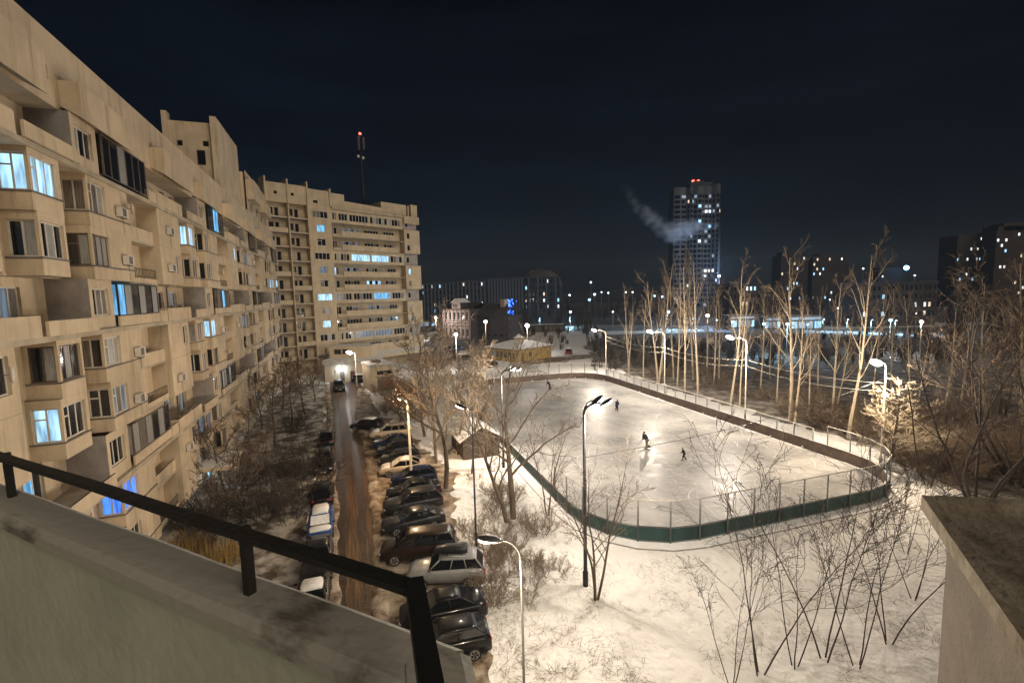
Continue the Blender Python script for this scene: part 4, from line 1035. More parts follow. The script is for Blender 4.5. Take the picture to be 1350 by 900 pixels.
    q.loft([ring(c1 - .02, wt * .85, mz + .05), ring((c1 + c2) / 2, wt * .95, mz + .09), ring(c2 + .1, wt * .85, mz + .05)], M['snow_cap'], False)
    out['snow_roof'] = q.mesh('snow_cover')
    q = MB(); w1, z1 = belt(c0 + .1); w2, z2 = belt(st[2][0])
    q.loft([ring(c0 + .08, w1 * .8, z1 + .0), ring((c0 + st[2][0]) / 2, w1 * .82, (z1 + z2) / 2 + .03), ring(st[2][0] + .1, w2 * .75, z2 - .01)], M['snow_cap'], False)
    for a, b in ((0, 1),):
        n_ = V((1, 0, .6)).normalized() * .03
        q.poly((B[0].lerp(T[0], .15) + n_ + V((0, .06, 0)), B[1].lerp(T[1], .15) + n_ - V((0, .06, 0)), T[1] + n_, T[0] + n_), M['snow_cap'])
    out['snow_hood'] = q.mesh('snow_cover')
    _cm[key] = out
    return out
CG = None
def car(label, shape, pk, pos, rz, group, snow='', box=False, rails=False, simple=False):
    o = car_meshes(shape, pk)
    t = thing('parked_car', label, 'car', (pos.x, pos.y, .016), rz, group)
    inst(o['body'], 'body', t); inst(o['window'], 'window', t); inst(o['roof'], 'roof', t)
    a0, a1, y, tr = o['axles']
    for x in (a0, a1):
        for s in (-1, 1):
            w = inst(o['wheel'], 'wheel', t, (x, s * y, tr))
            inst(o['rim'], 'rim', w)
    for s in (-1, 1):
        x, yy, z = o['hl']; inst(o['headlight'], 'headlight', t, (x, s * yy, z))
        x, yy, z = o['tl']; inst(o['taillight'], 'taillight', t, (x, s * yy, z))
        x, yy, z = o['mr']; inst(o['mirror'], 'mirror', t, (x, s * yy, z))
    inst(o['grille'], 'grille', t, o['gr'])
    if 'r' in snow: inst(o['snow_roof'], 'snow_cover', t)
    if 'h' in snow: inst(o['snow_hood'], 'snow_cover', t)
    zr = SHAPE[shape]['cab'][4]
    if rails or box:
        q = MB()
        for s in (-1, 1): q.tube(((.2, s * .56, zr + .06), (-.5, s * .57, zr + .10), (-1.3, s * .56, zr + .06)), .03, 5, M['rim'])
        for x in (-.1, -.95): q.tube(((x, -.58, zr + .10), (x, .58, zr + .10)), .025, 4, M['trim'])
        q.build('roof_rack', t)
    if box:
        q = MB(); rg_ = []
        for x, w, h in ((.75, .12, .06), (.6, .28, .20), (0, .36, .32), (-.9, .38, .36), (-1.2, .34, .34), (-1.28, .25, .2)):
            c = zr + .13; rg_.append([V((x, -w, c)), V((x, -w, c + h * .6)), V((x, -w * .8, c + h)), V((x, w * .8, c + h)), V((x, w, c + h * .6)), V((x, w, c))])
        q.loft(rg_, PC['graphite']); q.build('roof_box', t)
    return t
# the right-hand row, nosed in towards the drive (pixel = middle of the car at ground level)
fwd = math.atan2(-N1.y, -N1.x)
RG = 'cars nosed in along the right of the drive'
rows = [(484, 566, 'black hatchback with snow on its roof, farthest of the right-hand row', 'hatch', 'black', 'r', .5),
        (514, 577, 'beige estate with snowy bonnet behind the black hatchback', 'suv', 'beige', 'h', .15),
        (518, 589, 'dark blue sedan left of the warm lamp post, nose shining', 'sedan', 'navy', '', .1),
        (522, 600, 'black hatchback just behind the snow-covered pale sedan', 'hatch', 'black', '', .05),
        (528, 611, 'graphite hatchback wedged directly beyond the snow-covered pale sedan', 'hatch', 'graphite', '', .05),
        (532, 623, 'pale beige sedan covered in snow beside the warm lamp post', 'sedan', 'beige', 'rh', .1),
        (546, 637, 'dark blue hatchback in front of the snow-covered pale sedan', 'hatch', 'navy', '', .05),
        (546, 654, 'shiny black sedan between the blue hatchback and a brown-roofed car', 'sedan', 'black', '', .0),
        (545, 673, 'graphite off-road car with brownish roof beside a black sedan', 'suv', 'graphite', '', -.02),
        (546, 695, 'black sedan with bright round wheel rims showing its whole side', 'sedan', 'graphite', '', -.04),
        (553, 733, 'big dark brown van parked askew between sedan and silver estate', 'van', 'brown', '', .22),
        (590, 765, 'silver estate with grey roof box at the photo foot', 'suv', 'silver', '', .30),
        (585, 815, 'black sedan directly below the silver estate with the roof box', 'sedan', 'black', '', .1),
        (590, 860, 'black hatchback nearest to the balcony in the right-hand row', 'hatch', 'black', '', .1)]
for (u, v, lb, sh, pk, sn, da) in rows:
    car(lb, sh, pk, gp(u, v), fwd - da, RG, sn, box='roof box at' in lb)
LG = 'cars parked along the left of the drive'
al = math.atan2(-D1.y, -D1.x)
for (u, v, lb, sh, pk, sn, fl) in [(431, 584, 'black sedan farthest along the left kerb of the drive', 'sedan', 'black', '', 1),
        (428, 618, 'black off-road car with roof rails along the left kerb', 'suv', 'black', '', 0),
        (426, 660, 'large black hatchback without snow along the left kerb', 'hatch', 'black', '', 1),
        (424, 700, 'blue hatchback with its roof and bonnet under snow, left kerb', 'hatch', 'blue', 'rh', 0),
        (420, 745, 'graphite sedan along the left kerb, passing behind the balcony handrail', 'sedan', 'graphite', '', 0),
        (414, 800, 'black sedan below the handrail, snow on its roof', 'sedan', 'black', 'r', 1),
        (408, 868, 'graphite hatchback nearest the balcony along the left kerb', 'hatch', 'graphite', 'h', 0)]:
    car(lb, sh, pk, gp(u, v), al + (math.pi if fl else 0), LG, sn, rails='rails' in lb)
car('dark off-road car standing before the annexe doors at the drive end', 'suv', 'black', gp(447, 514), al + .1, 'cars at the far end of the drive')
car('silver hatchback half hidden behind the driveway lamp post', 'hatch', 'graphite', gp(478, 503), al + 1.4, 'cars at the far end of the drive', 'r')
FGc = 'distant cars in the car park by the old house'
for i, (u, v, sh, pk, a, sn, lb) in enumerate([(622, 443, 'hatch', 'graphite', .9, 'rh', 'distant car with pale snowy windscreen nearest the half-timbered house'),
        (632, 442.5, 'sedan', 'black', .8, 'rh', 'distant dark sedan with snowy roof, second beside the half-timbered house'),
        (642, 441, 'hatch', 'black', 1.3, '', 'distant black hatchback left of the orange-lit lamp post'),
        (657, 443, 'suv', 'silver', 1.0, 'rh', 'distant silver off-road car with snowy bonnet before the garages'),
        (668, 444, 'sedan', 'black', .9, '', 'distant black sedan standing in front of the garages'),
        (684, 441, 'suv', 'graphite', .9, 'rh', 'distant snowy off-road car left of the white lamp by the pavilion'),
        (601, 463, 'van', 'blue', .3, 'h', 'blue van with lit windows beyond the bare hedge'),
        (611, 469, 'hatch', 'white', .4, '', 'white hatchback parked just in front of the blue van'),
        (566, 446, 'sedan', 'white', 1.6, 'r', 'distant white sedan at the corner of the tall block'),
        (578, 447, 'hatch', 'beige', 1.6, '', 'distant beige hatchback below the half-timbered house'),
        (648, 483, 'sedan', 'graphite', 1.2, 'r', 'dark sedan with snowy roof in front of the yellow pavilion'),
        (750, 467, 'suv', 'red', 1.45, 'r', 'dark red off-road car right of the yellow pavilion')]):
    car(lb, sh, pk, gp(u, v), a, FGc, sn)
# ------------------------------------------------------------------ bare trees
M['birch_bark'] = mat('birch_bark', (.46, .38, .27), .8, col2=(.10, .085, .07), vscale=2.2, stretch=(1, 1, 2.2), contrast=(.30, .46))
M['twig'] = mat('twig', (.16, .115, .08), .85, var=.3, vscale=2)
M['bark'] = mat('bark', (.12, .09, .065), .9, var=.4, vscale=4, stretch=(1, 1, .3), bump=.4)
M['twig_dark'] = mat('twig_dark', (.045, .034, .028), .9)
M['twig_pale'] = mat('twig_pale', (.20, .15, .10), .85, var=.3, vscale=2)
M['dead_leaf'] = mat('dead_leaf', (.34, .14, .03), .8, var=.5, vscale=6)
M['reed'] = mat('reed', (.30, .19, .06), .85, var=.4, vscale=4)
def rdir(rng, d, ang):
    o = d.orthogonal().normalized(); o.rotate(Quaternion(d, rng.uniform(0, 6.283)))
    return (d * math.cos(ang) + o * math.sin(ang)).normalized()
def limb(rng, mbs, mats, p, d, ln, r, lv, P):
    n = P['seg'][lv]; pts = [p.copy()]; dirs = [d.copy()]; q = p.copy(); dd = d.copy()
    for i in range(n):
        dd = (dd + V((rng.gauss(0, 1), rng.gauss(0, 1), rng.gauss(0, 1))) * P['wob'][lv] + Z3 * P['up'][lv]).normalized()
        q = q + dd * ln / n; pts.append(q.copy()); dirs.append(dd.copy())
    rmin = P.get('rmin', .009)
    tip = P.get('tip', .25) if lv == 0 else .3
    rad = [max(rmin, r * (1 - (1 - tip) * (i / n))) for i in range(n + 1)]
    sides = (7, 5, 3, 3)[lv]
    w = 0 if lv <= P.get('trunk_lv', 0) else 1
    mbs[w].tube(pts, rad, sides, mats[min(lv, len(mats) - 1)], True, False)
    if lv + 1 >= len(P['n']): return
    k = P['n'][lv + 1]; f0 = P['first'][lv]
    for c in range(k):
        f = f0 + (1 - f0) * (c + rng.uniform(.1, .9)) / k
        f = min(f, .985); x = f * n; i = min(int(x), n - 1); pp = pts[i].lerp(pts[i + 1], x - i)
        cl = ln * P['ratio'][lv] * (1 - P['taper'][lv] * (f - f0) / (1 - f0 + 1e-6)) * rng.uniform(.7, 1.25)
        cd = rdir(rng, dirs[i + 1], R(P['ang'][lv]) * rng.uniform(.7, 1.3))
        limb(rng, mbs, mats, pp, cd, cl, max(rmin, rad[i] * P.get('rr', .5)), lv + 1, P)
def tree_meshes(seed, P, mats, stems=1, spread=0.0):
    rng = random.Random(seed); mbs = (MB(), MB())
    for s in range(stems):
        a = 6.283 * s / max(1, stems) + rng.uniform(0, 1); off = V((math.cos(a), math.sin(a), 0))
        d = (Z3 + off * spread * rng.uniform(.5, 1.3)).normalized() if stems > 1 else (Z3 + V((rng.gauss(0, .04), rng.gauss(0, .04), 0))).normalized()
        limb(rng, mbs, mats, off * (.12 if stems > 1 else 0) * stems * .3, d, P['h'] * (rng.uniform(.75, 1.1) if stems > 1 else 1), P['r'], 0, P)
    leaves = P.get('leaves', 0)
    if leaves:
        vs = mbs[1].v
        for _ in range(leaves):
            c = V(vs[rng.randrange(len(vs))]) + V((rng.gauss(0, .12), rng.gauss(0, .12), rng.gauss(0, .12))); s_ = rng.uniform(.05, .09)
            u_ = V((rng.gauss(0, 1), rng.gauss(0, 1), rng.gauss(0, 1))).normalized(); w_ = u_.orthogonal().normalized()
            mbs[1].poly((c - u_ * s_, c + w_ * s_ * .6, c + u_ * s_, c - w_ * s_ * .6), M['dead_leaf'])
    return mbs[0].mesh('trunk'), mbs[1].mesh('crown'), P['h']
BI = dict(h=12, r=.14, tip=.12, n=[1, 13, 6, 5], seg=[9, 6, 4, 3], wob=[.03, .12, .2, .25], up=[.05, .10, .05, -.03], first=[.30, .25, .2], ratio=[.30, .42, .45], taper=[.55, .5, .5], ang=[34, 40, 40], rr=.42, trunk_lv=1, rmin=.011)
BT = dict(h=9, r=.16, tip=.15, n=[1, 12, 7, 4], seg=[7, 7, 5, 3], wob=[.08, .14, .2, .25], up=[.05, .09, .06, .03], first=[.22, .15, .1], ratio=[.55, .42, .42], taper=[.45, .4, .4], ang=[48, 45, 40], rr=.5, rmin=.016)
DT = dict(h=9, r=.12, tip=.15, n=[1, 13, 8, 4], seg=[7, 6, 4, 3], wob=[.08, .13, .2, .25], up=[.05, .12, .10, .05], first=[.12, .1, .1], ratio=[.50, .42, .42], taper=[.5, .4, .4], ang=[36, 38, 38], rr=.5, rmin=.019)
WT = dict(h=9, r=.075, tip=.15, n=[1, 9, 5, 3], seg=[9, 6, 4, 3], wob=[.07, .13, .2, .25], up=[.04, .08, .04, .02], first=[.25, .2, .15], ratio=[.38, .42, .42], taper=[.4, .4, .4], ang=[32, 38, 40], rr=.5, rmin=.009)
SH = dict(h=2.0, r=.022, tip=.3, n=[1, 6, 5], seg=[5, 4, 3], wob=[.12, .2, .25], up=[.05, .05, .02], first=[.2, .15], ratio=[.5, .5], taper=[.4, .4], ang=[35, 40], rr=.6, rmin=.009)
B_ = M['birch_bark']; T_ = M['twig']; K_ = M['bark']; TD = M['twig_dark']; TP = M['twig_pale']
BIRCH = [tree_meshes(11 + i, dict(BI, n=[1, 11 + 2 * i, 6, 5]), [B_, B_, T_, T_]) for i in range(4)]
FORK = tree_meshes(31, dict(BI, h=12, n=[1, 9, 6, 5], r=.11), [B_, B_, T_, T_], 2, .16)
BROAD = [tree_meshes(41 + i, BT, [K_, K_, TP, TP]) for i in range(3)]
DENSE = [tree_meshes(51 + i, DT, [K_, K_, TP, TP]) for i in range(2)]
ORANGE = tree_meshes(56, dict(BT, h=7, leaves=2600, n=[1, 10, 6, 4]), [K_, K_, T_, T_])
WILLOW = [tree_meshes(161 + i, dict(WT, n=[1, 8, 5, 3], r=.06), [TD, TD, T_, T_], 5, .34) for i in range(2)]
WILD = [tree_meshes(65 + i, WT, [K_, K_, T_, T_], 3, .25) for i in range(2)]
DARK = [tree_meshes(71 + i, dict(WT, r=.028, h=8.5, n=[1, 8, 5, 2], rmin=.007, wob=[.045, .13, .2, .25], first=[.38, .3, .2], ratio=[.34, .42, .42]), [TD, TD, TD, TD], 3, .26) for i in range(2)]
YARD = [tree_meshes(81 + i, dict(BT, h=5, r=.07, n=[1, 11, 7, 5]), [TD, TD, T_, T_]) for i in range(2)]
SHRUB = [tree_meshes(91 + i, SH, [T_, T_, T_], 16, .75) for i in range(3)]
SHRUBP = tree_meshes(95, SH, [TP, TP, TP], 18, .7)
SHRUBD = [tree_meshes(97 + i, dict(SH, h=2.2), [TD, TD, TD], 16, .7) for i in range(2)]
TF = mat('twig_lamplit', (.42, .35, .25), .85, var=.3, vscale=2)  # lamplight put into the colour: paler twigs for the tree under the lamp
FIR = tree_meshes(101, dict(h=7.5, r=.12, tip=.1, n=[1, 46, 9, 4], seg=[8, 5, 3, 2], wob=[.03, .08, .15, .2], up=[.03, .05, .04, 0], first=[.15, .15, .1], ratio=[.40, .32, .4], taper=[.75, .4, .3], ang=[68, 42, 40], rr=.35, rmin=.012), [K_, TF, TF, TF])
tr_ = random.Random(9)
def tree(name, label, cat, proto, base, h, rz=None, group=None, lean=(0, 0), wide=1.0):
    t = thing(name, label, cat, (base.x, base.y, -.05), tr_.uniform(0, 6.28) if rz is None else rz, group)
    s = h / proto[2]; t.scale = (s * wide, s * wide, s); t.rotation_euler = (lean[0], lean[1], t.rotation_euler[2])
    inst(proto[0], 'trunk' if cat != 'shrub' else 'stem', t); inst(proto[1], 'crown', t); return t
def ptree(name, label, cat, proto, ub, vb, vt, **k):
    b_ = gp(ub, vb); tp = at(ub, vt, b_.y); return tree(name, label, cat, proto, b_, tp.z, **k)
# birches beyond the far boards
birches = sorted([(829, 497, 388), (848, 500, 392), (868, 504, 352), (873, 499, 380), (893, 508, 372), (903, 514, 350), (920, 518, 342), (914, 500, 362), (941, 508, 380), (948, 500, 376),
           (963, 534, 352), (975, 536, 400), (932, 496, 372), (1003, 512, 380), (1024, 530, 410), (1042, 556, 338), (1048, 560, 398), (1066, 545, 420), (1096, 556, 372), (1102, 545, 420), (1118, 578, 336), (1150, 530, 392), (1206, 552, 395), (1078, 520, 390), (1240, 560, 410), (888, 498, 366), (984, 505, 392), (1015, 500, 385), (1175, 515, 380)])
nb = len(birches)
for i, (u, v, vt) in enumerate(birches):
    big = (u in (1042, 1128, 868))
    pr = FORK if u in (829, 868, 1206) else BIRCH[i % 4]
    ptree('birch_tree', f"{'tall' if vt < 375 else 'slim'} pale bare birch beyond the far rink boards, {ordl(i, nb)}", 'birch tree', pr, u, v, vt, group='birches beyond the rink',
          lean=(tr_.gauss(0, .018), tr_.gauss(0, .018)), wide=1.05 if big else .8)
# left of the rink
ptree('bare_tree', 'tall bare tree with straight dark trunk right beside the parked car row', 'tree', BROAD[0], 588, 643, 448, wide=1.0)
ptree('bare_tree', 'dense yellowish bare tree behind the warm lamp post, left of the hut', 'tree', DENSE[0], 575, 610, 445, wide=1.05)
ptree('bare_tree', 'dense bare tree in front of the hut by the left rink boards', 'tree', DENSE[1], 622, 625, 480, wide=.8, rz=4.0)
ptree('bare_tree', 'dense yellowish bare tree at the corner of the tall block', 'tree', DENSE[1], 560, 575, 440, wide=1.1)
ptree('bare_tree', 'bare tree with leaning trunk, left one of the pair before the hut', 'tree', BROAD[1], 668, 688, 500, lean=(0, -.22), rz=1.0, wide=.9)
ptree('bare_tree', 'broad bare tree with upright trunk, right one of the pair before the hut', 'tree', BROAD[2], 677, 683, 470, wide=1.15)
ptree('bare_tree', 'bare tree with thin trunk standing between the hut and the car row', 'tree', DENSE[0], 604, 600, 470, wide=.95, rz=2.0)
ptree('orange_tree', 'small tree keeping orange dead leaves, glowing beside the warm lamp', 'tree', ORANGE, 528, 556, 500, wide=1.3)
ptree('bare_tree', 'small bare tree close in front of the left rink boards', 'tree', WILD[0], 722, 680, 560, wide=1.0)
ptree('bare_tree', 'small bare tree right of the tall double lamp, before the green boards', 'tree', WILD[1], 785, 790, 590, wide=1.1)
ptree('bare_tree', 'bare pale sapling left of the far double lamp by the hut', 'tree', DENSE[1], 640, 560, 462, wide=.8)
ptree('bare_tree', 'bare sapling behind the hut near the far left rink corner', 'tree', DENSE[0], 618, 540, 462, wide=.8)
ptree('bare_tree', 'bare tree leaning over the pavilion path, far left of the rink', 'tree', WILD[0], 724, 484, 440, wide=.9)
# right of the rink
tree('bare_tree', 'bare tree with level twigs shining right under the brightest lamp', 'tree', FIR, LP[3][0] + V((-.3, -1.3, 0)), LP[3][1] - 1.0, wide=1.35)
ptree('bare_tree', 'many-stemmed dark bare tree fanning out behind the brown roof corner', 'tree', WILLOW[0], 1290, 672, 400, wide=1.2)
ptree('bare_tree', 'many-stemmed dark bare tree at the right photo edge', 'tree', WILLOW[1], 1345, 640, 350, wide=1.2)
ptree('bare_tree', 'dark bare tree with slanting stems just right of the lit level-twigged tree', 'tree', DARK[0], 1225, 640, 420, wide=1.4)
for i, (u, v, vt, p) in enumerate([(1300, 560, 372, 0), (1322, 548, 352, 1), (1346, 560, 345, 2), (1375, 570, 350, 3), (1265, 545, 410, 1), (1400, 600, 370, 0)]):
    ptree('bare_tree', f'tall brownish bare tree in the dark right-hand wood, {ORD[i] if i else "first"} counted in depth', 'tree', WILD[i % 2] if i % 2 else BIRCH[p], u, v, vt, group='trees of the right-hand wood', wide=.9)
# dark thin trees in front of the near boards
fg = sorted([(965, 905, 690), (1002, 890, 640), (1048, 880, 625), (1088, 870, 606), (1130, 880, 612), (1170, 850, 640), (1205, 790, 640), (1195, 730, 600)])
for i, (u, v, vt) in enumerate(fg):
    ptree('bare_tree', f'thin dark leafless tree before the near green boards, {ordl(i, len(fg))}', 'tree', DARK[i % 2], u, v, vt, group='dark thicket before the near boards', wide=1.0 + .3 * (i % 2))
# yard between the long block and the drive
yd = sorted([(298, 650, 560), (330, 610, 545), (362, 588, 500), (385, 560, 490), (352, 640, 570), (318, 690, 600), (402, 545, 480), (345, 565, 500), (285, 700, 620), (372, 540, 480), (415, 530, 485), (280, 640, 570)])
for i, (u, v, vt) in enumerate(yd):
    ptree('bare_tree', f'dark low bare tree in the yard left of the drive, {ordl(i, len(yd))}', 'tree', YARD[i % 2], u, v, vt, group='trees in the yard by the long block', wide=1.25)
def shrubs(label, group, protos, spots, h0, h1, wide=1.3):
    spots = sorted(spots)
    for i, (u, v) in enumerate(spots):
        b_ = gp(u, v)
        tree('shrub', f'{label}, {ordl(i, len(spots)) if i < len(ORD) else "one of the many"}', 'shrub', protos[i % len(protos)], b_, tr_.uniform(h0, h1), group=group, wide=wide * tr_.uniform(.8, 1.2))
sr = random.Random(21)
def scatter(n, poly):
    out = []; us = [p[0] for p in poly]; vs_ = [p[1] for p in poly]
    while len(out) < n:
        u, v = sr.uniform(min(us), max(us)), sr.uniform(min(vs_), max(vs_)); ins = False
        for i in range(len(poly)):
            (x1, y1), (x2, y2) = poly[i], poly[i - 1]
            if (y1 > v) != (y2 > v) and u < (x2 - x1) * (v - y1) / (y2 - y1) + x1: ins = not ins
        if ins: out.append((round(u), round(v)))
    return out
shrubs('dark leafless shrub in the yard by the cream block', 'shrubs in the yard', SHRUBD, scatter(30, [(300, 640), (350, 560), (425, 520), (415, 600), (398, 690), (260, 740), (240, 700)]), 1.2, 2.4)
shrubs('brown leafless bush right of the drive before the garage', 'bushes before the garage', SHRUB, scatter(16, [(482, 520), (560, 512), (570, 560), (500, 545)]), 1.6, 3.0)
shrubs('leafless pale bush on the snow left of the rink', 'bushes left of the rink', [SHRUBP], scatter(34, [(610, 620), (650, 620), (735, 720), (745, 790), (650, 800), (612, 740)]), .7, 1.6, 1.1)
shrubs('brown undergrowth bush among the birches', 'undergrowth among the birches', SHRUB + [SHRUBP], scatter(38, [(800, 470), (1000, 480), (1160, 540), (1180, 590), (1010, 540), (880, 505)]), 1.6, 3.2, 1.5)
shrubs('brown tangled bush in the wood right of the rink', 'bushes in the right-hand wood', SHRUB, scatter(36, [(1170, 560), (1350, 520), (1400, 640), (1240, 650), (1190, 620)]), 1.6, 3.4, 1.4)
shrubs('small dark bush between the pavilion and the far boards', 'bushes near the pavilion', SHRUB, scatter(14, [(545, 470), (640, 480), (700, 482), (770, 468), (770, 475), (640, 495), (590, 510)]), 1.4, 3.0, 1.6)
# dry reeds below the balcony
rb_ = MB(); g0 = gp(262, 735)
for i in range(900):
    a, r_ = sr.uniform(0, 6.28), 2.6 * math.sqrt(sr.random()); p = V((math.cos(a) * r_ * 1.3, math.sin(a) * r_, 0)); h = sr.uniform(.7, 1.6)
    q = p + V((sr.gauss(0, .18), sr.gauss(0, .18), h)); w = V((math.cos(a + 1), math.sin(a + 1), 0)) * .03
    rb_.poly((p - w, p + w, q), M['reed'])
t = rb_.build('dry_grass', None, g0); tag(t, 'tuft of dry yellow grass below the balcony parapet', 'grass', kind='stuff')
# fallen twigs showing through the snow
tw_ = MB()
for i in range(11000):
    u, v = sr.uniform(560, 1240), sr.uniform(590, 900); p = gp(u, v, .03); d_ = rlocal(p)
    if abs(d_.x) < RL / 2 + 1.2 and abs(d_.y) < RW / 2 + 1.2: continue
    if u < 615 or mn.noise(V((p.x * .35, p.y * .35, 20))) + .5 * mn.noise(V((p.x, p.y, 4))) < (.08 if u > 760 else -.25) + sr.uniform(-.1, .1): continue
    a = sr.uniform(0, 6.28); l = sr.uniform(.15, .8); e = V((math.cos(a) * l, math.sin(a) * l, sr.uniform(0, .25))); w = V((-math.sin(a), math.cos(a), 0)) * .011
    tw_.poly((p - w, p + w, p + e), M['twig'])
tag(tw_.build('fallen_twigs'), 'dry twigs and stalks poking out of the snow', 'twigs', kind='stuff')
# ------------------------------------------------------------------ yellow pavilion
M['ochre'] = mat('ochre', (.36, .24, .075), .8, var=.35, vscale=1.2)
pv0, pv1, pv2 = gp(642, 473), gp(683, 478), gp(707, 469)
pv = thing('pavilion', 'low yellow pavilion with snowy hipped roof and small roof lantern', 'pavilion', pv1)
e1 = (pv0 - pv1); l1 = e1.length; e1.normalize(); e2_ = V((-e1.y, e1.x, 0)); e2_ = e2_ if e2_.dot(pv2 - pv1) > 0 else -e2_; l2 = max(6, (pv2 - pv1).dot(e2_) * 1.05)
q = MB()
hw = [(1.0 + 1.5 * i, 2.0 + 1.5 * i, .8, 2.5) for i in range(int((l1 - 1.5) / 1.5))]
O = V((0, 0, 0)); n1 = -e2_; n2 = -e1
q.wall(O, e1, n1, l1, 0, 3.2, hw, M['ochre'])
q.wall(O, e2_, n2, l2, 0, 3.2, [(1.2, 2.2, .02, 2.3), (4, 5.2, .9, 2.4)], M['ochre'])
q.poly((e1 * l1, e1 * l1 + e2_ * l2, e1 * l1 + e2_ * l2 + Z3 * 3.2, e1 * l1 + Z3 * 3.2), M['ochre']); q.poly((e2_ * l2, e1 * l1 + e2_ * l2, e1 * l1 + e2_ * l2 + Z3 * 3.2, e2_ * l2 + Z3 * 3.2), M['ochre'])
for x in [.5 + 1.5 * i for i in range(int(l1 / 1.5) + 1)]: q.fbox(O, e1, n1, x - .15, x + .15, .03, 3.1, .004, .12, M['ochre'])
q.build('wall', pv)
for h in hw: put_window('window', O, e1, n1, h, 2, None, M['lit_dim'] if h is hw[-1] else M['glass'], pv)
put_window('window', O, e2_, n2, (4, 5.2, .9, 2.4), 2, None, M['glass'], pv)
q = MB(); q.fbox(O, e2_, n2, 1.22, 2.18, .03, 2.29, -.15, -.1, M['brown_frame']); q.build('door', pv)
q = MB(); ov = .7; c = [-e1 * ov - e2_ * ov, e1 * (l1 + ov) - e2_ * ov, e1 * (l1 + ov) + e2_ * (l2 + ov), -e1 * ov + e2_ * (l2 + ov)]
mid = (e1 * l1 + e2_ * l2) / 2; rdg = [mid - e1 * 1.2, mid + e1 * 1.2] if l1 >= l2 else [mid - e2_ * 1.2, mid + e2_ * 1.2]
tops = [mid + (x - mid) * .2 + Z3 * 4.9 for x in c]; low = [x + Z3 * 3.25 for x in c]; und = [x + Z3 * 3.08 for x in c]
for i in range(4):
    j = (i + 1) % 4; q.poly((low[i], low[j], tops[j], tops[i]), M['snow_cap']); q.poly((und[i], und[j], low[j], low[i]), M['brown_frame'])
q.poly(tops, M['snow_cap']); q.poly(und, M['ochre']); ro = q.build('roof', pv)
q = MB(); q.loft([[mid + V((r_ * math.cos(a), r_ * math.sin(a), z)) for a in [i * .785 for i in range(8)]] for r_, z in ((1.2, 4.85), (1.2, 5.4))], M['ochre'], True, False, False)
q.loft([[mid + V((r_ * math.cos(a), r_ * math.sin(a), z)) for a in [i * .785 for i in range(8)]] for r_, z in ((1.6, 5.35), (.05, 6.4))], M['snow_cap'], True, True, False); q.build('roof_lantern', ro)

# ------------------------------------------------------------------ old half-timbered house
M['old_wall'] = mat('old_wall', (.50, .40, .36), .85, var=.2, vscale=2); M['old_dark'] = mat('old_dark', (.06, .055, .06), .85, var=.4, vscale=1)
p0, p1 = gp(584, 446), gp(621, 448)
oh = thing('old_house', 'two-storey half-timbered house with pale front and small dormer gable', 'house', p0)
aa = p1 - p0; w_ = aa.length; aa.normalize(); o2 = V((aa.y, -aa.x, 0)); hF = w_ * 33 / 37
q = MB(); hs = []
for r_, (z0, z1) in enumerate(((.10, .30), (.56, .78))):
    for i in range(6): x = w_ * (.10 + .15 * i); hs.append((x, x + w_ * .075, hF * z0, hF * z1))
H2 = hF * .86
q.wall(O, aa, o2, w_, 0, H2, hs, M['old_wall'], .3)
q.fbox(O, aa, o2, .02, w_ - .02, 0, H2, -12, -.35, M['old_dark'])
for z in (.02, .38, .46, .52, .82): q.fbox(O, aa, o2, 0, w_, hF * z, hF * z + .25, .004, .10, M['brown_frame'])
for i in range(8): x = w_ * .138 * i; q.fbox(O, aa, o2, min(x, w_ - .25), min(x + .25, w_), .01, H2 - .01, .003, .08, M['brown_frame'])
for i in range(7):
    for z0, z1 in ((.04, .37), (.53, .81)):
        if i % 3 == 0: x = w_ * .138 * i; q.tube((O + aa * (x + .2) + o2 * .05 + Z3 * hF * z0, O + aa * (x + w_ * .12) + o2 * .05 + Z3 * hF * z1), .1, 4, M['brown_frame'])
q.build('wall', oh)
for h in hs: put_window('window', O, aa, o2, h, 2, None, M['glass'], oh, True, depth=.2)
q = MB()
q.poly((O - aa * .5 + o2 * .6 + Z3 * H2, aa * (w_ + .5) + o2 * .6 + Z3 * H2, aa * (w_ + .5) - o2 * 6 + Z3 * (H2 + 2.4), -aa * .5 - o2 * 6 + Z3 * (H2 + 2.4)), M['old_dark'])
q.poly((O - aa * .5 - o2 * 12.5 + Z3 * H2, aa * (w_ + .5) - o2 * 12.5 + Z3 * H2, aa * (w_ + .5) - o2 * 6 + Z3 * (H2 + 2.4), -aa * .5 - o2 * 6 + Z3 * (H2 + 2.4)), M['old_dark'])
rf_ = q.build('roof', oh)
q = MB(); x0, x1 = w_ * .38, w_ * .68
q.wall(O + aa * x0 + o2 * .1, aa, o2, x1 - x0, H2 + .05, H2 + 2.6, [(.5, 1.1, H2 + .6, H2 + 2), (1.4, 2.0, H2 + .6, H2 + 2), (2.3, 2.9, H2 + .6, H2 + 2)], M['old_wall'])
q.fbox(O + aa * x0, aa, o2, 0, x1 - x0, H2 + .05, H2 + 2.59, -5, -.1, M['old_dark'])
xm = (x1 - x0) / 2; Q = lambda x, d, z: O + aa * (x0 + x) + o2 * d + Z3 * (H2 + z)
q.poly((Q(0, .12, 2.6), Q(x1 - x0, .12, 2.6), Q(xm, .12, 3.8)), M['old_wall'])
q.poly((Q(-.7, .5, 2.5), Q(xm, .5, 4.1), Q(xm, -5, 4.1), Q(-.7, -5, 2.5)), M['snow_cap']); q.poly((Q(x1 - x0 + .7, .5, 2.5), Q(xm, .5, 4.1), Q(xm, -5, 4.1), Q(x1 - x0 + .7, -5, 2.5)), M['snow_cap'])
q.build('dormer', rf_)
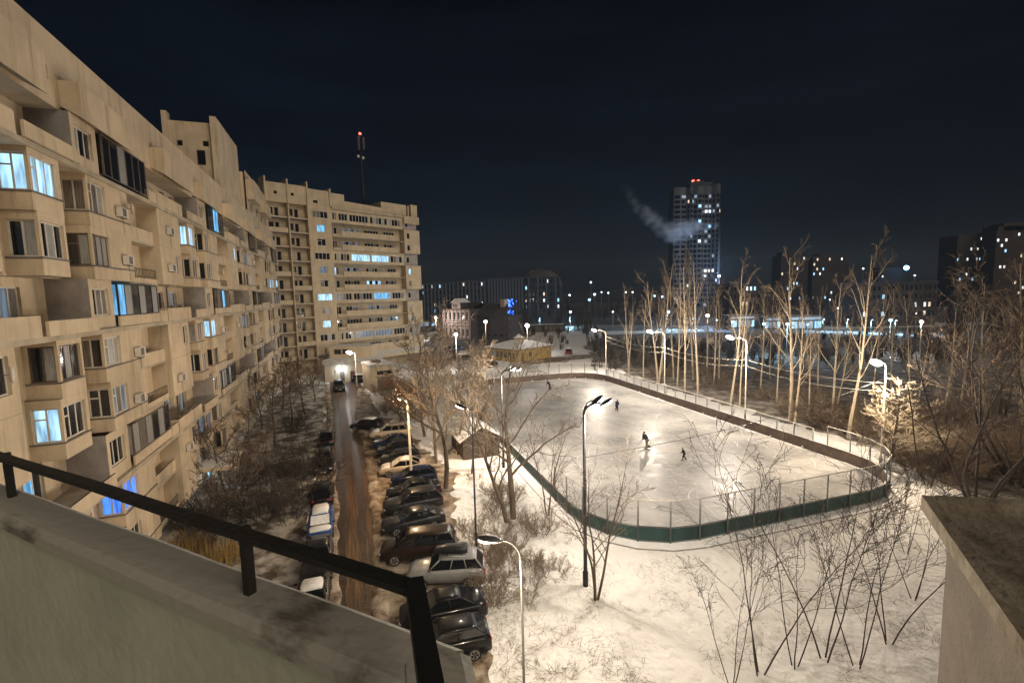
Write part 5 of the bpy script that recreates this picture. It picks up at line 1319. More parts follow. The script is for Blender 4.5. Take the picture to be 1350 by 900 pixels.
q = MB(); q.fbox(O, aa, o2, w_ + .02, w_ + 15, 0, H2 * .78, -13, -4, M['old_dark']); q.poly((aa * (w_ + .02) - o2 * 3.6 + Z3 * H2 * .78, aa * (w_ + 15) - o2 * 3.6 + Z3 * H2 * .78, aa * (w_ + 12) - o2 * 8 + Z3 * (H2 + 1.5), aa * (w_ + .02) - o2 * 8 + Z3 * (H2 + 2)), M['old_dark'])
lt_ = thing('street_lamp', 'white lamp on a post shining on the half-timbered front', 'street lamp', p0 + aa * w_ * .25 + o2 * 7)
qq = MB(); qq.tube(((0, 0, 0), (0, 0, 8.6)), (.13, .09), 6, M['pale_pole']); qq.build('pole', lt_)
qq = MB(); qq.ell((0, 0, 8.7), .55, .55, .4, M['lens'], 10, 6); qq.build('lens', lt_)
light('lamp_light', (0, -.2, 8.0), 3600, (1, .90, .84), .3, lt_)
for i in range(4): q.fbox(O, aa, o2, w_ + 2 + 3 * i, w_ + 3.2 + 3 * i, 1.5, 3.2, -4, -3.95, M['glass'])
q.fbox(O, aa, o2, w_ + 9, w_ + 11, H2 * .9, H2 + 3.4, -9, -7, M['old_wall'], M['snow_cap'])
q.build('side_wing', oh)
# garages behind the parked cars
p0, p1 = gp(645, 440), gp(745, 437)
gr = thing('garage_row', 'long low dark garage row behind the distant parked cars', 'garages', p0)
aa = p1 - p0; w_ = aa.length; aa.normalize(); o2 = V((aa.y, -aa.x, 0)); q = MB()
q.fbox(O, aa, o2, 0, w_, 0, 3.2, -6, 0, M['old_dark'], M['snow_cap']); q.build('wall', gr)
for i in range(7):
    q = MB(); x = .6 + i * (w_ - 1) / 7; q.fbox(O, aa, o2, x, x + (w_ - 1) / 7 - .8, .05, 2.5, .004, .06, M['grey_metal'] if i in (0, 2) else M['brown_frame']); q.build('gate', gr)

# ------------------------------------------------------------------ tall far tower
M['tower_wall'] = mat('tower_wall', (.095, .09, .085), .85, var=.3, vscale=.08); M['tower_dark'] = mat('tower_dark', (.05, .05, .055), .85, var=.3, vscale=.1)
M['far_lit'] = mat('far_lit', (.1, .1, .1), .5, emit=(.80, .92, 1.0), estr=1.3); M['far_lit_blue'] = mat('far_lit_blue', (.1, .1, .1), .5, emit=(.35, .72, 1.0), estr=1.3); M['far_lit_warm'] = mat('far_lit_warm', (.1, .1, .1), .5, emit=(1.0, .82, .60), estr=.9)
M['far_lit_dim'] = mat('far_lit_dim', (.1, .1, .1), .5, emit=(.62, .75, .9), estr=.35)
DT_ = 300.0
tb = at(917, 400, DT_); tb.z = 0; px = DT_ / FPX
tw = thing('tower_block', 'round-fronted high-rise tower with scattered lit windows and red roof lights', 'tower block', tb)
zt = lambda v: at(913, v, DT_).z
fr_ = random.Random(77)
wid = 60 * px; hw_ = wid / 2
def bayprof(x0, x1, bulge, dep, z0, z1, m):           # a vertical bay with a bowed front
    q_ = []; n = 7
    for i in range(n + 1): f = i / n; q_.append(V((x0 + (x1 - x0) * f, -bulge * math.sin(math.pi * f), 0)))
    q_ += [V((x1, dep * .5, 0)), V((x0, dep * .5, 0))]
    return [[p + Z3 * z0 for p in q_], [p + Z3 * z1 for p in q_]], m
q = MB()
cols = [(-hw_, -hw_ + 8, 1.0, zt(247)), (-hw_ + 8, -2.5, 3.2, zt(247)), (-2.5, 4.5, 2.2, zt(246)), (4.5, 9.0, .6, zt(246)), (9.0, hw_, 3.0, zt(244))]
for x0, x1, bl, z1 in cols:
    r_, m_ = bayprof(x0, x1, bl, 18, 0, z1, M['tower_wall']); q.loft(r_, m_, True, True, False)
q.box(-4, 10, 1, 8, zt(246), zt(240), M['tower_dark']); q.box(-1, 5, 2, 8, zt(240), zt(237.5), M['tower_dark'])
q.build('wall', tw)
for x in (-.2, 3.0):
    b = MB(); b.ell((x, 6, zt(236)), 1.0, .8, .8, M['lens_red'], 8, 6); b.build('warning_light', tw)
dk = MB(); fl = 3.05; nfl = int(zt(250) / fl); litc = 0
for f in range(2, nfl):
    z = f * fl
    for ci, (x0, x1, bl, z1) in enumerate(cols):
        nw = 2 if ci in (0, 3) else 3
        for k in range(nw):
            fx = (k + .5) / nw; x = x0 + (x1 - x0) * fx; y = -bl * math.sin(math.pi * fx)
            sl = bl * math.pi / (x1 - x0) * math.cos(math.pi * fx); a_ = V((1, -sl, 0)).normalized(); n_ = V((a_.y, -a_.x, 0))
            ww = (x1 - x0) / nw * .34
            pl_ = .30 if ci == 3 else (.09 if ci == 4 else .07)
            if f > nfl - 5: pl_ += .12
            if fr_.random() < pl_ and litc < 64 and not (f < 8 and fr_.random() < .5):
                b = MB(); mt = fr_.choice(['far_lit', 'far_lit', 'far_lit_blue', 'far_lit_warm', 'far_lit_dim', 'far_lit_dim'])
                b.fbox(V((x, y, z)), a_, n_, -ww, ww, 0, 1.7, -.2, .12, M[mt]); b.build('window', tw); litc += 1
            else:
                dk.fbox(V((x, y, z)), a_, n_, -ww * 1.15, ww * 1.15, -.1, 1.8, -.2, .06, M['glass'])
    for (x0, x1) in ((9.6, hw_ - .6),):
        dk.fbox(V((x0, -2.1, z - .9)), V((1, 0, 0)), V((0, -1, 0)), 0, x1 - x0, 0, .35, 0, .9, M['tower_dark'])
d_ = dk.build('window', tw); d_['kind'] = 'stuff'
# ---- far slab blocks
def slab(label, u0, u1, v0, dep, lit, floors, ncol, wallm, seed, yaw=0.0, mats=('far_lit', 'far_lit_blue', 'far_lit_warm'), steps=(), ribs=0, group='apartment blocks on the skyline', dark=True):
    c0, c1 = at(u0, v0, dep), at(u1, v0, dep); w = (c1 - c0).length; top = c0.z
    t = thing('apartment_block', label, 'apartment block', (c0.x, c0.y, 0), yaw, group)
    rr = random.Random(seed); q = MB(); q.box(0, w, 0, 14, 0, top, wallm)
    for (f0, f1, h) in steps: q.box(w * f0, w * f1, 1, 12, top, top + h, wallm)
    q.box(-.3, w + .3, -.3, 14.3, top, top + .8, M['tower_dark'])
    for i in range(ribs): x = w * (i + .5) / ribs; q.box(x - .5, x + .5, -.35, -.004, 0, top - .02, M['far_rib'])
    q.build('wall', t); fh = top / floors; cells = [(f, c) for f in range(1, floors) for c in range(ncol)]; pick = set(rr.sample(cells, min(lit, len(cells)))); dk = MB()
    for f, c in cells:
        cw = w / ncol; x = cw * (c + .28); z = fh * f + fh * .25
        if (f, c) in pick:
            b = MB(); b.box(x, x + cw * .42, -.12, .1, z, z + fh * .5, M[rr.choice(mats)]); b.build('window', t)
        elif dark: dk.box(x, x + cw * .42, -.05, .1, z, z + fh * .5, M['glass'])
    if dk.v: o_ = dk.build('window', t); o_['kind'] = 'stuff'
    return t
M['far_rib'] = mat('far_rib', (.11, .12, .14), .9)
FW_ = mat('far_wall', (.035, .042, .052), .9, var=.3, vscale=.05); FB_ = mat('far_brick', (.055, .038, .032), .9, var=.3, vscale=.05)
slab('bluish five-storey block on the skyline, nearest the cream tower at left', 556, 600, 374, 330, 8, 6, 12, FW_, 1, ribs=9)
slab('bluish five-storey block on the skyline directly above the old house', 601, 641, 371, 335, 6, 6, 10, FW_, 2, ribs=8)
slab('pale ribbed block on the skyline above the blue lit tree', 642, 690, 368, 340, 6, 6, 12, FW_, 3, ribs=12)
slab('dark block on the skyline under the dome, right end of its row', 691, 738, 367, 345, 7, 6, 10, FW_, 4, ribs=4)
slab('skyline block with stepped roof left of the tall forked birches', 1030, 1066, 338, 420, 9, 10, 9, FB_, 5, steps=((.1, .5, 4),), dark=False)
slab('skyline block with a cluster of lit windows behind the tall birch', 1072, 1120, 339, 430, 13, 10, 12, FB_, 6, steps=((.2, .8, 3),), dark=False)
slab('low skyline building with few lit windows below the blue roof beacon', 1158, 1190, 357, 480, 4, 8, 8, FW_, 7, steps=((.1, .9, 3),), dark=False)
slab('tall brown block at the right skyline, its left half', 1263, 1313, 312, 330, 22, 14, 12, FB_, 8, dark=False)
slab('tall brown block with curved roof cut by the right photo edge', 1314, 1390, 306, 320, 14, 14, 14, FB_, 9, dark=False, steps=((.05, .7, 4), (.15, .5, 6)))
slab('low brown brick block behind the lit street at right', 1138, 1236, 375, 190, 7, 5, 16, FB_, 10)
slab('brown brick block between the tower foot and the forked birch', 962, 1003, 376, 230, 5, 5, 8, FB_, 11)
# domed arena behind the left blocks
c_ = at(713, 371, 420); dm = thing('arena', 'pale shallow dome rising behind the left skyline blocks', 'building', (c_.x, c_.y, 0))
q = MB(); q.ell((0, 0, c_.z - 4), 19, 19, 15, M['tower_wall'], 24, 10, None, -.1)
for i in range(24):
    a = i * 6.283 / 24; q.tube([(19.1 * math.cos(a) * math.cos(p), 19.1 * math.sin(a) * math.cos(p), c_.z - 4 + 15.1 * math.sin(p)) for p in (0, .5, 1.0, 1.4)], .2, 4, M['grey_metal'])
q.build('roof', dm); q = MB(); q.loft([[V((18.8 * math.cos(a), 18.8 * math.sin(a), z)) for a in [i * 6.283 / 24 for i in range(24)]] for z in (0, c_.z - 4)], FW_); q.build('wall', dm)
# shop pavilions along the lit street
for (u0, u1, v0, dep, lb) in ((962, 1000, 416, 200, 'low blue-lit shop front on the far street, left of the forked birch'), (1008, 1030, 418, 190, 'low blue-lit kiosk on the far street beside the forked birch'), (1040, 1085, 417, 185, 'wide low blue-lit shop right of the forked birch'), (540, 575, 425, 260, 'dark low shop with cyan windows beyond the cream tower foot')):
    c0, c1 = at(u0, v0, dep), at(u1, v0, dep); w = c1.x - c0.x; t = thing('shop', lb, 'shop', (c0.x, c0.y, 0), 0, 'shops along the far street')
    q = MB(); q.box(0, w, 0, 8, 0, c0.z, FW_, M['snow_cap']); q.build('wall', t)
    q = MB(); q.box(w * .05, w * .95, -.08, -.004, c0.z * .72, c0.z * .92, M['far_lit_dim']); q.build('fascia', t)
    for i in range(4):
        q = MB(); q.box(w * (.06 + .235 * i), w * (.06 + .235 * i) + w * .19, -.07, -.004, .5, c0.z * .6, M['far_lit_blue'] if i % 3 == 0 else M['far_lit_dim']); q.build('window', t)
    light('shop_light', (w / 2, -3, c0.z * .8), 160, (.55, .8, 1), .3, t)

# blue decorated tree
bt = at(672, 425, 290); t = thing('decorated_tree', 'tree wrapped in deep blue string lights beyond the old house', 'decorated tree', (bt.x, bt.y, 0))
q = MB(); q.tube(((0, 0, 0), (0, 0, 14)), (.3, .05), 6, K_); q.build('trunk', t)
M['blue_bulb'] = mat('blue_bulb', (.05, .1, .8), .4, emit=(.03, .12, 1.0), estr=5)
q = MB(); rr = random.Random(4)
for i in range(46):
    z = rr.choice([rr.gauss(5, 1.4), rr.gauss(9.5, .9), rr.gauss(12, .8)]); r_ = abs(rr.gauss(0, 2.2 if z < 8 else 1.5)); a = rr.uniform(0, 6.28); s_ = rr.uniform(.22, .5); q.ell((r_ * math.cos(a), r_ * math.sin(a), max(1, z)), s_, s_, s_, M['blue_bulb'], 6, 4)
q.build('string_lights', t)
light('blue_glow', (0, -4, 7), 500, (.08, .25, 1), .5, t)

# lamps of the distant streets
fl_ = [(653, 402, 'lens_blue', 1.5), (644, 394, 'lens', 1.1), (592, 409, 'lens_blue', 1.5), (596, 415, 'lens_far', .6), (601, 441, 'lens', 1.3), (612, 401, 'lens_far', .5), (630, 387, 'lens_far', .7), (667, 382, 'lens_far', .6), (640, 424, 'lens_pink', 1.2), (695, 429, 'lens', 1.6), (683, 401, 'lens_far', .7),
       (697, 371, 'lens_far', .7), (709, 375, 'lens_far', .5), (706, 391, 'lens_far', .5), (752, 411, 'lens_far', .8), (751, 389, 'lens_far', .6), (777, 395, 'lens_blue', .8), (779, 372, 'lens_far', .6), (784, 388, 'lens_far', .8), (793, 385, 'lens_far', .4), (802, 386, 'lens_far', .5),
       (808, 411, 'lens_far', .5), (825, 385, 'lens_far', .5), (834, 385, 'lens_far', .5), (863, 390, 'lens_blue', .6), (873, 391, 'lens_blue', .7), (881, 396, 'lens_blue', .6), (888, 397, 'lens_blue', .6), (881, 411, 'lens_blue', 1.0), (896, 375, 'lens_far', .5),
       (933, 416, 'lens_pink', 1.3), (938, 391, 'lens_far', .7), (945, 422, 'lens_far', .6), (966, 424, 'lens_blue', .9), (1007, 427, 'lens_blue', 1.0), (1038, 427, 'lens_blue', 1.1), (994, 377, 'lens_blue', .6), (1105, 406, 'lens_far', .6), (1094, 395, 'lens_far', .4), (1138, 354, 'lens_far', .5),
       (1174, 422, 'lens_blue', 1.1), (1215, 424, 'lens_pink', 1.2), (1237, 365, 'lens_far', .6), (1206, 363, 'lens_far', .5), (1251, 375, 'lens_far', .5), (1208, 413, 'lens_far', .5), (1230, 401, 'lens_blue', .6), (1065, 428, 'lens_blue', .7)]
fl_.sort(); nl = len(fl_); cn_ = dict(lens_blue='blue', lens='white', lens_pink='warm white', lens_far='pale')
for i, (u, v, m_, s_) in enumerate(fl_):
    hz = pix(at(u, 390, 4000) * V((1, 1, 0)).length if False else V((at(u, 390, 1000).x, 1000, CAMH)))[1]
    zl = 8.0
    dep = min(430, 9.0 * FPX / max(.5, v - hz)) if v > hz + 12 else 400
    p = at(u, v, dep); zl = max(4.0, p.z)
    t = thing('street_lamp', f"small distant {cn_[m_]} street lamp in the city beyond, {ORD[i] if i else 'leftmost'}{'' if i == 0 else ' from the left'}" if i < len(ORD) else f'small distant {cn_[m_]} street lamp far right beyond the birches', 'street lamp', (p.x, p.y, 0), 0, 'distant city street lamps')
    q = MB(); q.tube(((0, 0, 0), (0, 0, zl)), (.14, .09), 5, M['pale_pole']); q.build('pole', t)
    r_ = s_ * dep / FPX * 1.75
    q = MB(); q.ell((0, 0, zl), r_, r_, r_ * .85, M[m_], 8, 6); q.build('lens', t)
    if s_ >= 1.0: light('lamp_light', (0, -1.2 - r_, zl - .5), 2600 if m_ == 'lens_blue' else 1800, dict(lens_blue=(.35, .68, 1), lens=(1, .93, .85), lens_pink=(1, .72, .45)).get(m_, (.8, .9, 1)), .4, t)
bl = at(1195, 353, 470); t = thing('beacon', 'bright blue beacon on a thin roof mast above the right skyline', 'beacon', (bl.x, bl.y, 0))
q = MB(); q.tube(((0, 0, 0), (0, 0, bl.z)), (.5, .3), 6, M['dark_metal']); q.build('pole', t); q = MB(); q.ell((0, 0, bl.z), 2.2, 2.2, 2.2, M['lens_blue'], 10, 8); q.build('lens', t)
# low lamps added along the far snow strip to make it shine
SL_ = [(712, 432), (752, 431), (880, 434.5), (915, 435), (1088, 437), (1120, 438), (1152, 439), (1184, 440.5), (1218, 442)]
for k, (u, v) in enumerate(SL_):
    p = gp(u, v); t = thing('street_lamp', f'slim low lamp added over the snowy far street, {ordl(k, len(SL_))} of its row', 'street lamp', (p.x, p.y + 1.5, 0), 0, 'lamps added over the far street')
    q = MB(); q.tube(((0, 0, 0), (0, 0, 4.6)), (.09, .06), 5, M['pale_pole']); q.build('pole', t)
    q = MB(); q.ell((0, -.5, 4.6), .2, .35, .1, M['lens_blue'], 8, 5); q.build('lens', t)
    light('lamp_light', (0, -.9, 3.6), 2300, (.42, .76, 1), .3, t)

# ------------------------------------------------------------------ dark woods and hills far behind
M['far_twig'] = mat('far_twig', (.045, .033, .026), .95, var=.4, vscale=.05)
wr = random.Random(12); wd = MB()
def crown(c, h, n):
    for i in range(n):
        a = wr.uniform(0, 6.283); sp = wr.uniform(.05, .42); l = h * wr.uniform(.6, 1.05); b0 = c + V((wr.gauss(0, .3), wr.gauss(0, .3), h * wr.uniform(0, .35)))
        e = b0 + V((math.cos(a) * sp, math.sin(a) * sp, 1)).normalized() * (l - (b0.z)); w = V((-math.sin(a), math.cos(a), 0)) * wr.uniform(.06, .16)
        wd.poly((b0 - w, b0 + w, e), M['far_twig'])
        for k in range(2):
            f = wr.uniform(.3, .8); p = b0.lerp(e, f); e2 = p + V((wr.gauss(0, .35), wr.gauss(0, .35), .5)).normalized() * l * wr.uniform(.2, .4); wd.poly((p - w * .6, p + w * .6, e2), M['far_twig'])
for i in range(330):
    u = wr.uniform(690, 1420); dep = wr.uniform(170, 420); f = (dep - 170) / 250
    if u > 1240: dep = wr.uniform(95, 300)
    if 790 < u < 1250 and dep < 240: continue
    p = at(u, 400, dep); p.z = 0; crown(p, wr.uniform(8, 13) + (3 if u > 960 else 0), 26)
for i in range(46):
    u = wr.uniform(555, 690); p = at(u, 400, wr.uniform(215, 300)); p.z = 0; crown(p, wr.uniform(5, 9), 22)
for i in range(300):                                   # low scrub between the birches and the lit street
    u = wr.uniform(780, 1280); p = at(u, 400, wr.uniform(98, 150)); p.z = 0; crown(p, wr.uniform(2.2, 4.6), 16)
for i in range(40):
    u = wr.uniform(700, 800); p = at(u, 400, wr.uniform(128, 215)); p.z = 0; crown(p, wr.uniform(2, 5), 16)
tag(wd.build('far_wood'), 'dark leafless wood along the skyline behind the rink', 'wood', kind='stuff')
M['hill'] = mat('hill', (.02, .022, .026), .95, var=.3, vscale=.01)
q = MB(); n = 60
ring = []
for k, (d0, amp, base) in enumerate(((700, 0, -2), (760, 6, 14), (900, 8, 17), (1200, 0, -2))):
    ring.append([V((-900 + 2400 * i / n, d0, max(-2, base + amp * math.sin(i * .7) * math.sin(i * .23 + 1)))) for i in range(n + 1)])
q.loft(ring, M['hill'], False, False); tag(q.build('hills'), kind='structure')

# ------------------------------------------------------------------ steam plume by the tower
DP = 276.0; kx = DP / FPX
path = [(944, 297, 3.5), (933, 297, 5), (921, 299, 7), (908, 302, 10), (896, 305, 12.5), (886, 306, 12), (876, 302, 10), (868, 295, 9), (860, 288, 9), (851, 281, 8.5), (842, 275, 7), (836, 266, 6.5), (831, 257, 6), (825, 249, 6), (819, 245, 5)]
dens = [1, 1, 1, 1, 1, .9, .5, .6, .6, .45, .34, .26, .2, .15, .1]
pts = [at(u, v, DP) for u, v, r in path]; c0 = pts[0].copy()
Ms = bpy.data.materials.new('smoke'); Ms.use_nodes = True; nt = Ms.node_tree; nt.nodes.clear()
o = nt.nodes.new('ShaderNodeOutputMaterial'); vol = nt.nodes.new('ShaderNodeVolumePrincipled'); vol.inputs['Color'].default_value = (.9, .93, 1, 1); vol.inputs['Anisotropy'].default_value = 0
tc = nt.nodes.new('ShaderNodeTexCoord'); n = nt.nodes.new('ShaderNodeTexNoise'); n.inputs['Scale'].default_value = .22; n.inputs['Detail'].default_value = 5
nt.links.new(tc.outputs['Object'], n.inputs['Vector'])
wv = nt.nodes.new('ShaderNodeVectorMath'); wv.operation = 'MULTIPLY_ADD'; wv.inputs[1].default_value = (5, 5, 5); nt.links.new(n.outputs['Color'], wv.inputs[0]); nt.links.new(tc.outputs['Object'], wv.inputs[2])
cur = None
for p, (u, v, r), dn in zip(pts, path, dens):
    d = nt.nodes.new('ShaderNodeVectorMath'); d.operation = 'DISTANCE'; d.inputs[1].default_value = (p - c0) + V((2.5, 2.5, 2.5)); nt.links.new(wv.outputs[0], d.inputs[0])
    mr = nt.nodes.new('ShaderNodeMapRange'); mr.interpolation_type = 'SMOOTHSTEP'; mr.inputs[1].default_value = r * kx * 1.5; mr.inputs[2].default_value = r * kx * .25; mr.inputs[3].default_value = 0; mr.inputs[4].default_value = dn
    nt.links.new(d.outputs['Value'], mr.inputs[0])
    if cur is None: cur = mr.outputs[0]
    else:
        m_ = nt.nodes.new('ShaderNodeMath'); m_.operation = 'MAXIMUM'; nt.links.new(cur, m_.inputs[0]); nt.links.new(mr.outputs[0], m_.inputs[1]); cur = m_.outputs[0]
rr_ = nt.nodes.new('ShaderNodeMapRange'); rr_.inputs[1].default_value = .36; rr_.inputs[2].default_value = .62; rr_.inputs[3].default_value = .12; rr_.inputs[4].default_value = 1; nt.links.new(n.outputs['Fac'], rr_.inputs[0])
m1 = nt.nodes.new('ShaderNodeMath'); m1.operation = 'MULTIPLY'; nt.links.new(cur, m1.inputs[0]); nt.links.new(rr_.outputs[0], m1.inputs[1])
m2 = nt.nodes.new('ShaderNodeMath'); m2.operation = 'MULTIPLY'; m2.inputs[1].default_value = .19; nt.links.new(m1.outputs[0], m2.inputs[0])
nt.links.new(m2.outputs[0], vol.inputs['Density']); nt.links.new(vol.outputs[0], o.inputs['Volume'])
q = MB(); q.tube([p - c0 for p in pts], [r * kx * 1.9 + 1.5 for u, v, r in path], 12, Ms)
o_ = q.build('steam_plume', None, c0); tag(o_, 'pale steam plume drifting leftwards across the tower', 'steam', kind='stuff')
cp = at(946, 297, DP); t = thing('chimney', 'thin dark boiler chimney beside the tower edge feeding the steam', 'chimney', (cp.x + 1.0, cp.y, 0))
q = MB(); q.tube(((0, 0, 0), (0, 0, cp.z - .5)), (1.0, .6), 10, M['tower_dark']); q.build('shaft', t)
q = MB(); q.box(-6, -5, -14, -13, cp.z * .45 - .5, cp.z * .45 + .3, M['lens_far']); q.tube(((-5.5, -13.5, 0), (-5.5, -13.5, cp.z * .45 - .5)), .3, 6, M['dark_metal']); q.build('added_plume_lamp', t)
light('plume_fill_light', (-8, -18, cp.z * .5), 36000, (.45, .66, 1), 1.0, t)  # light, glowing box and its pole added only to brighten the steam
for zz in (.55, .85):
    q = MB(); q.tube([(math.cos(a) * 1.0, math.sin(a) * 1.0, cp.z * zz) for a in [i * .6283 for i in range(11)]], .1, 4, M['dark_metal']); q.build('platform', t)
# ------------------------------------------------------------------ our own balcony
M['parapet_top'] = mat('parapet_top', (.60, .565, .49), .8, col2=(.22, .19, .15), vscale=4.5, bump=.10, bscale=30, stretch=(.5, 1, 1), contrast=(.34, .45))
M['parapet_in'] = mat('parapet_in', (.72, .745, .575), .8, var=.14, vscale=2.5, bump=.08, bscale=18)
M['black_paint'] = mat('black_paint', (.022, .022, .020), .55, col2=(.05, .03, .02), vscale=7, bump=.12, bscale=40, contrast=(.28, .38))
def zat(u, v, z): return gp(u, v, z)
zt_ = CAMH - .80
o0, o1 = zat(-30, 630, zt_), zat(310, 755, zt_); i0, i1 = zat(-30, 672, zt_), zat(194, 755, zt_)
d_ = (o1 - o0).normalized(); nn = V((-d_.y, d_.x, 0)); nn = nn if nn.y > 0 else -nn; th = abs((i1 - o1).dot(nn))
by = thing('balcony', 'painted balcony parapet with dark handrail at the bottom left', 'balcony', (o1.x, o1.y, zt_ - 1.0), math.atan2(d_.y, d_.x))
inv = lambda p: Matrix.Rotation(-math.atan2(d_.y, d_.x), 3, 'Z') @ (p - V((o1.x, o1.y, zt_ - 1.0)))
zr_ = CAMH - .6
r0, rc = zat(-40, 588, zr_), zat(548, 776, zr_); dr = (rc - r0).normalized(); rb2 = V((.20, -.45, zr_))      # the rail turns back at the balcony corner
a_, c_, b_ = inv(r0 - dr * 1.5), inv(rc), inv(rb2)
def run(p, q, prof, n=24):                             # sweep a profile of (sideways, up) offsets from p to q
    ax = (q - p); ax.z = 0; ax.normalize(); sd = V((-ax.y, ax.x, 0)); out = []
    for i in range(n + 1):
        c = p.lerp(q, i / n) + Z3 * .002 * math.sin(i * .9); out.append([c + sd * s_ + Z3 * u_ for s_, u_ in prof])
    return out
RP = [(.019, .006), (-.019, .007), (-.021, -.007), (.021, -.008)]
q = MB(); q.loft(run(a_, c_, RP), M['black_paint'], True, True, False); q.build('handrail', by)
e_ = (b_ - c_).normalized(); q = MB(); q.loft(run(c_ - e_ * .03 + Z3 * .002, b_, RP, 10), M['black_paint'], True, True, False); q.build('handrail', by)
ax_ = (c_ - a_).normalized(); pp = inv(zat(322, 690, zr_))
for k in (-1.55, 0):
    q = MB(); p = pp + ax_ * k; q.box(p.x - .011, p.x + .011, p.y - .012, p.y + .012, .98, p.z - .008, M['black_paint']); q.build('post', by)
pc = V((c_.x + .03, 0, 0)); pd = V((b_.x + .06, b_.y, 0)); pl = V((-4.0, 0, 0))
PI = [(-.0, .0), (-.0, .955), (-th, .955), (-th, .0)]; PT = [(.03, .90), (.035, .985), (.012, 1.0), (-th, 1.002), (-th - .022, .985), (-th - .022, .95)]
q = MB(); q.loft(run(pl, pc, PI, 8), M['parapet_in'], True, True, False); e2 = (pd - pc).normalized(); q.loft(run(pc, pd, PI, 8), M['parapet_in'], True, True, False); q.build('parapet', by)
q = MB(); q.loft(run(pl, pc, PT, 40), M['parapet_top'], False, False, False); q.loft(run(pc, pd + e2 * .05, PT, 10), M['parapet_top'], False, False, False); q.build('coping', by)
# the neighbour's roofed balcony corner
zc = 14.6
c0, c1, c2 = zat(1215, 652, zc), zat(1292, 762, zc), zat(1352, 658, zc)
u1 = (c1 - c0).normalized(); u2 = V((-u1.y, u1.x, 0)); u2 = u2 if u2.dot(c2 - c0) > 0 else -u2
u2 = (c2 - c0).normalized()
nb = thing('balcony_roof', 'brown flat balcony roof with raised edge at the bottom right', 'balcony roof', c0)
M['roof_felt'] = mat('roof_felt', (.44, .38, .30), .85, col2=(.20, .155, .11), vscale=1.6, bump=.5, bscale=6); M['roof_wall'] = mat('roof_wall', (.26, .225, .19), .85, var=.2, vscale=1.5, bump=.2)
q = MB(); e = lambda a, b, z: u1 * a + u2 * b + Z3 * z
q.poly((e(.15, .10, -.10), e(4, .10, -.12), e(4, 6, -.12), e(.15, 6, -.10)), M['roof_felt']); q.build('roof', nb)
q = MB()
q.loft([[e(0, 0, -.16), e(0, 0, 0), e(.02, .12, .0), e(.03, .12, -.13)], [e(4, 0, -.16), e(4, 0, 0), e(4, .12, 0), e(4, .12, -.13)]], M['roof_felt'], True, True, False)
q.loft([[e(0, .13, -.16), e(-.0, .13, 0.003), e(.14, .13, .003), e(.14, .13, -.13)], [e(0, 6, -.16), e(0, 6, .003), e(.14, 6, .003), e(.14, 6, -.13)]], M['roof_felt'], True, True, False); q.build('raised_edge', nb)
q = MB(); q.poly((e(.3, .20, -.161), e(4, .20, -.161), e(4, .20, -3.4), e(.3, .20, -3.4)), M['roof_wall']); q.poly((e(.3, .20, -.161), e(.3, 6, -.161), e(.3, 6, -3.4), e(.3, .20, -3.4)), M['roof_wall']); q.poly((e(.3, .20, -3.4), e(4, .20, -3.4), e(4, 6, -3.4), e(.3, 6, -3.4)), M['soffit']); q.poly((e(0, 0, -.16), e(4, 0, -.16), e(4, 6, -.16), e(0, 6, -.16)), M['soffit']); q.build('wall', nb)

# ------------------------------------------------------------------ night sky and fill
SUN_EL, SUN_AZ = R(30), math.atan2(.95, .30)          # city glow comes from the right and slightly behind
w = bpy.data.worlds.new('World'); SC.world = w; w.use_nodes = True; nt = w.node_tree
bg = nt.nodes['Background']; sky = nt.nodes.new('ShaderNodeTexSky'); sky.sky_type = 'NISHITA'; sky.sun_disc = False
sky.sun_elevation = SUN_EL; sky.sun_rotation = R(136); sky.altitude = 100
tc = nt.nodes.new('ShaderNodeTexCoord'); mp = nt.nodes.new('ShaderNodeMapping'); mp.inputs['Scale'].default_value = (1.6, 1.6, 9)
nz = nt.nodes.new('ShaderNodeTexNoise'); nz.inputs['Scale'].default_value = 1.3; nz.inputs['Detail'].default_value = 6; nz.inputs['Roughness'].default_value = .55
rp = nt.nodes.new('ShaderNodeValToRGB'); e_ = rp.color_ramp.elements; e_[0].position = .35; e_[0].color = (.34, .55, .95, 1); e_[1].position = .74; e_[1].color = (1.35, 1.75, 2.3, 1)
mx = nt.nodes.new('ShaderNodeMix'); mx.data_type = 'RGBA'; mx.blend_type = 'MULTIPLY'; mx.inputs['Factor'].default_value = 1
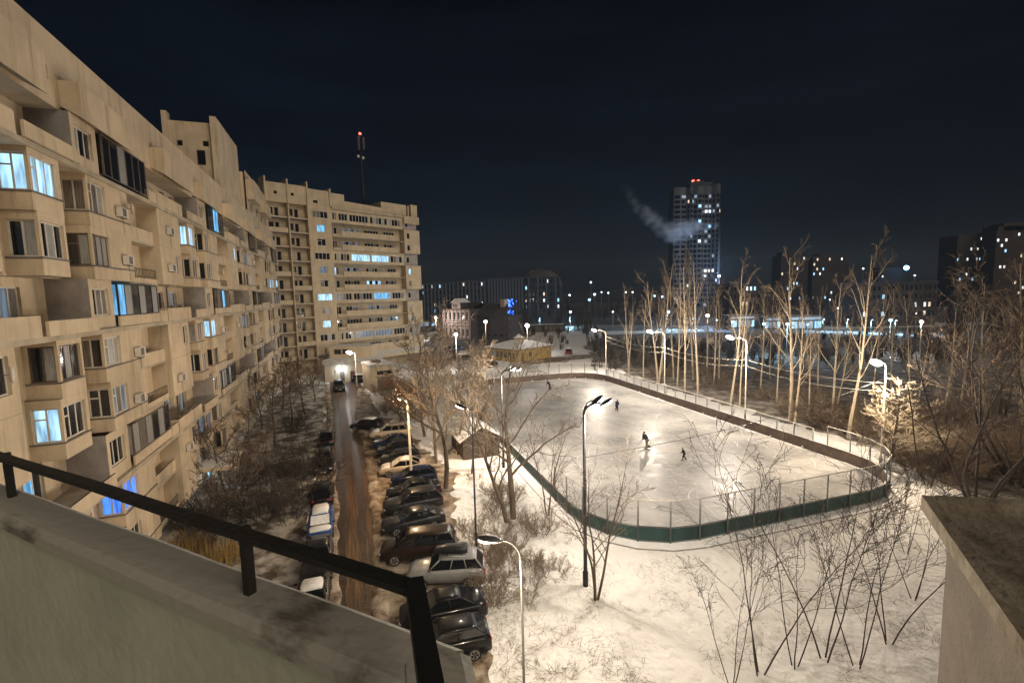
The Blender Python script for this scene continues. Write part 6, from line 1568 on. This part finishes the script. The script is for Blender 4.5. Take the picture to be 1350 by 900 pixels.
nt.links.new(tc.outputs['Generated'], mp.inputs[0]); nt.links.new(mp.outputs[0], nz.inputs['Vector']); nt.links.new(nz.outputs['Fac'], rp.inputs[0])
nt.links.new(sky.outputs[0], mx.inputs['A']); nt.links.new(rp.outputs[0], mx.inputs['B']); nt.links.new(mx.outputs['Result'], bg.inputs['Color'])
bg.inputs['Strength'].default_value = 0.0009
sl = bpy.data.lights.new('sun', 'SUN'); sl.energy = .85; sl.angle = R(36); sl.color = (1, .85, .66)
so = bpy.data.objects.new('sun', sl); C.objects.link(so)
sd_ = V((math.sin(R(136)) * math.cos(SUN_EL), math.cos(R(136)) * math.cos(SUN_EL), math.sin(SUN_EL)))   # towards the light
so.rotation_euler = (-sd_).to_track_quat('-Z', 'Y').to_euler()

# thin winter night air: gives the lamps their halos
HZ = bpy.data.materials.new('haze'); HZ.use_nodes = True; nt = HZ.node_tree; nt.nodes.clear()
o = nt.nodes.new('ShaderNodeOutputMaterial'); vol = nt.nodes.new('ShaderNodeVolumePrincipled'); vol.inputs['Color'].default_value = (.62, .78, 1, 1); vol.inputs['Density'].default_value = .00014; vol.inputs['Anisotropy'].default_value = .2
nt.links.new(vol.outputs[0], o.inputs['Volume'])
q = MB(); q.box(-1420, 1920, -170, 1520, -4, 112, HZ); tag(q.build('haze'), 'thin frosty night air', 'haze', kind='stuff')

SC.render.engine = 'CYCLES'
cy = SC.cycles
cy.use_denoising = True
try: cy.denoiser = 'OPENIMAGEDENOISE'
except Exception: pass
cy.max_bounces = 6; cy.diffuse_bounces = 4; cy.glossy_bounces = 2; cy.transmission_bounces = 2; cy.transparent_max_bounces = 24; cy.volume_bounces = 1
cy.sample_clamp_indirect = 2.0; cy.sample_clamp_direct = 0; cy.caustics_reflective = False; cy.caustics_refractive = False; cy.use_light_tree = True
cy.volume_step_rate = 2.0; cy.volume_max_steps = 128
SC.view_settings.view_transform = 'Standard'; SC.view_settings.look = 'None'; SC.view_settings.gamma = 1; SC.view_settings.exposure = 0.34; SC.view_settings.use_curve_mapping = False
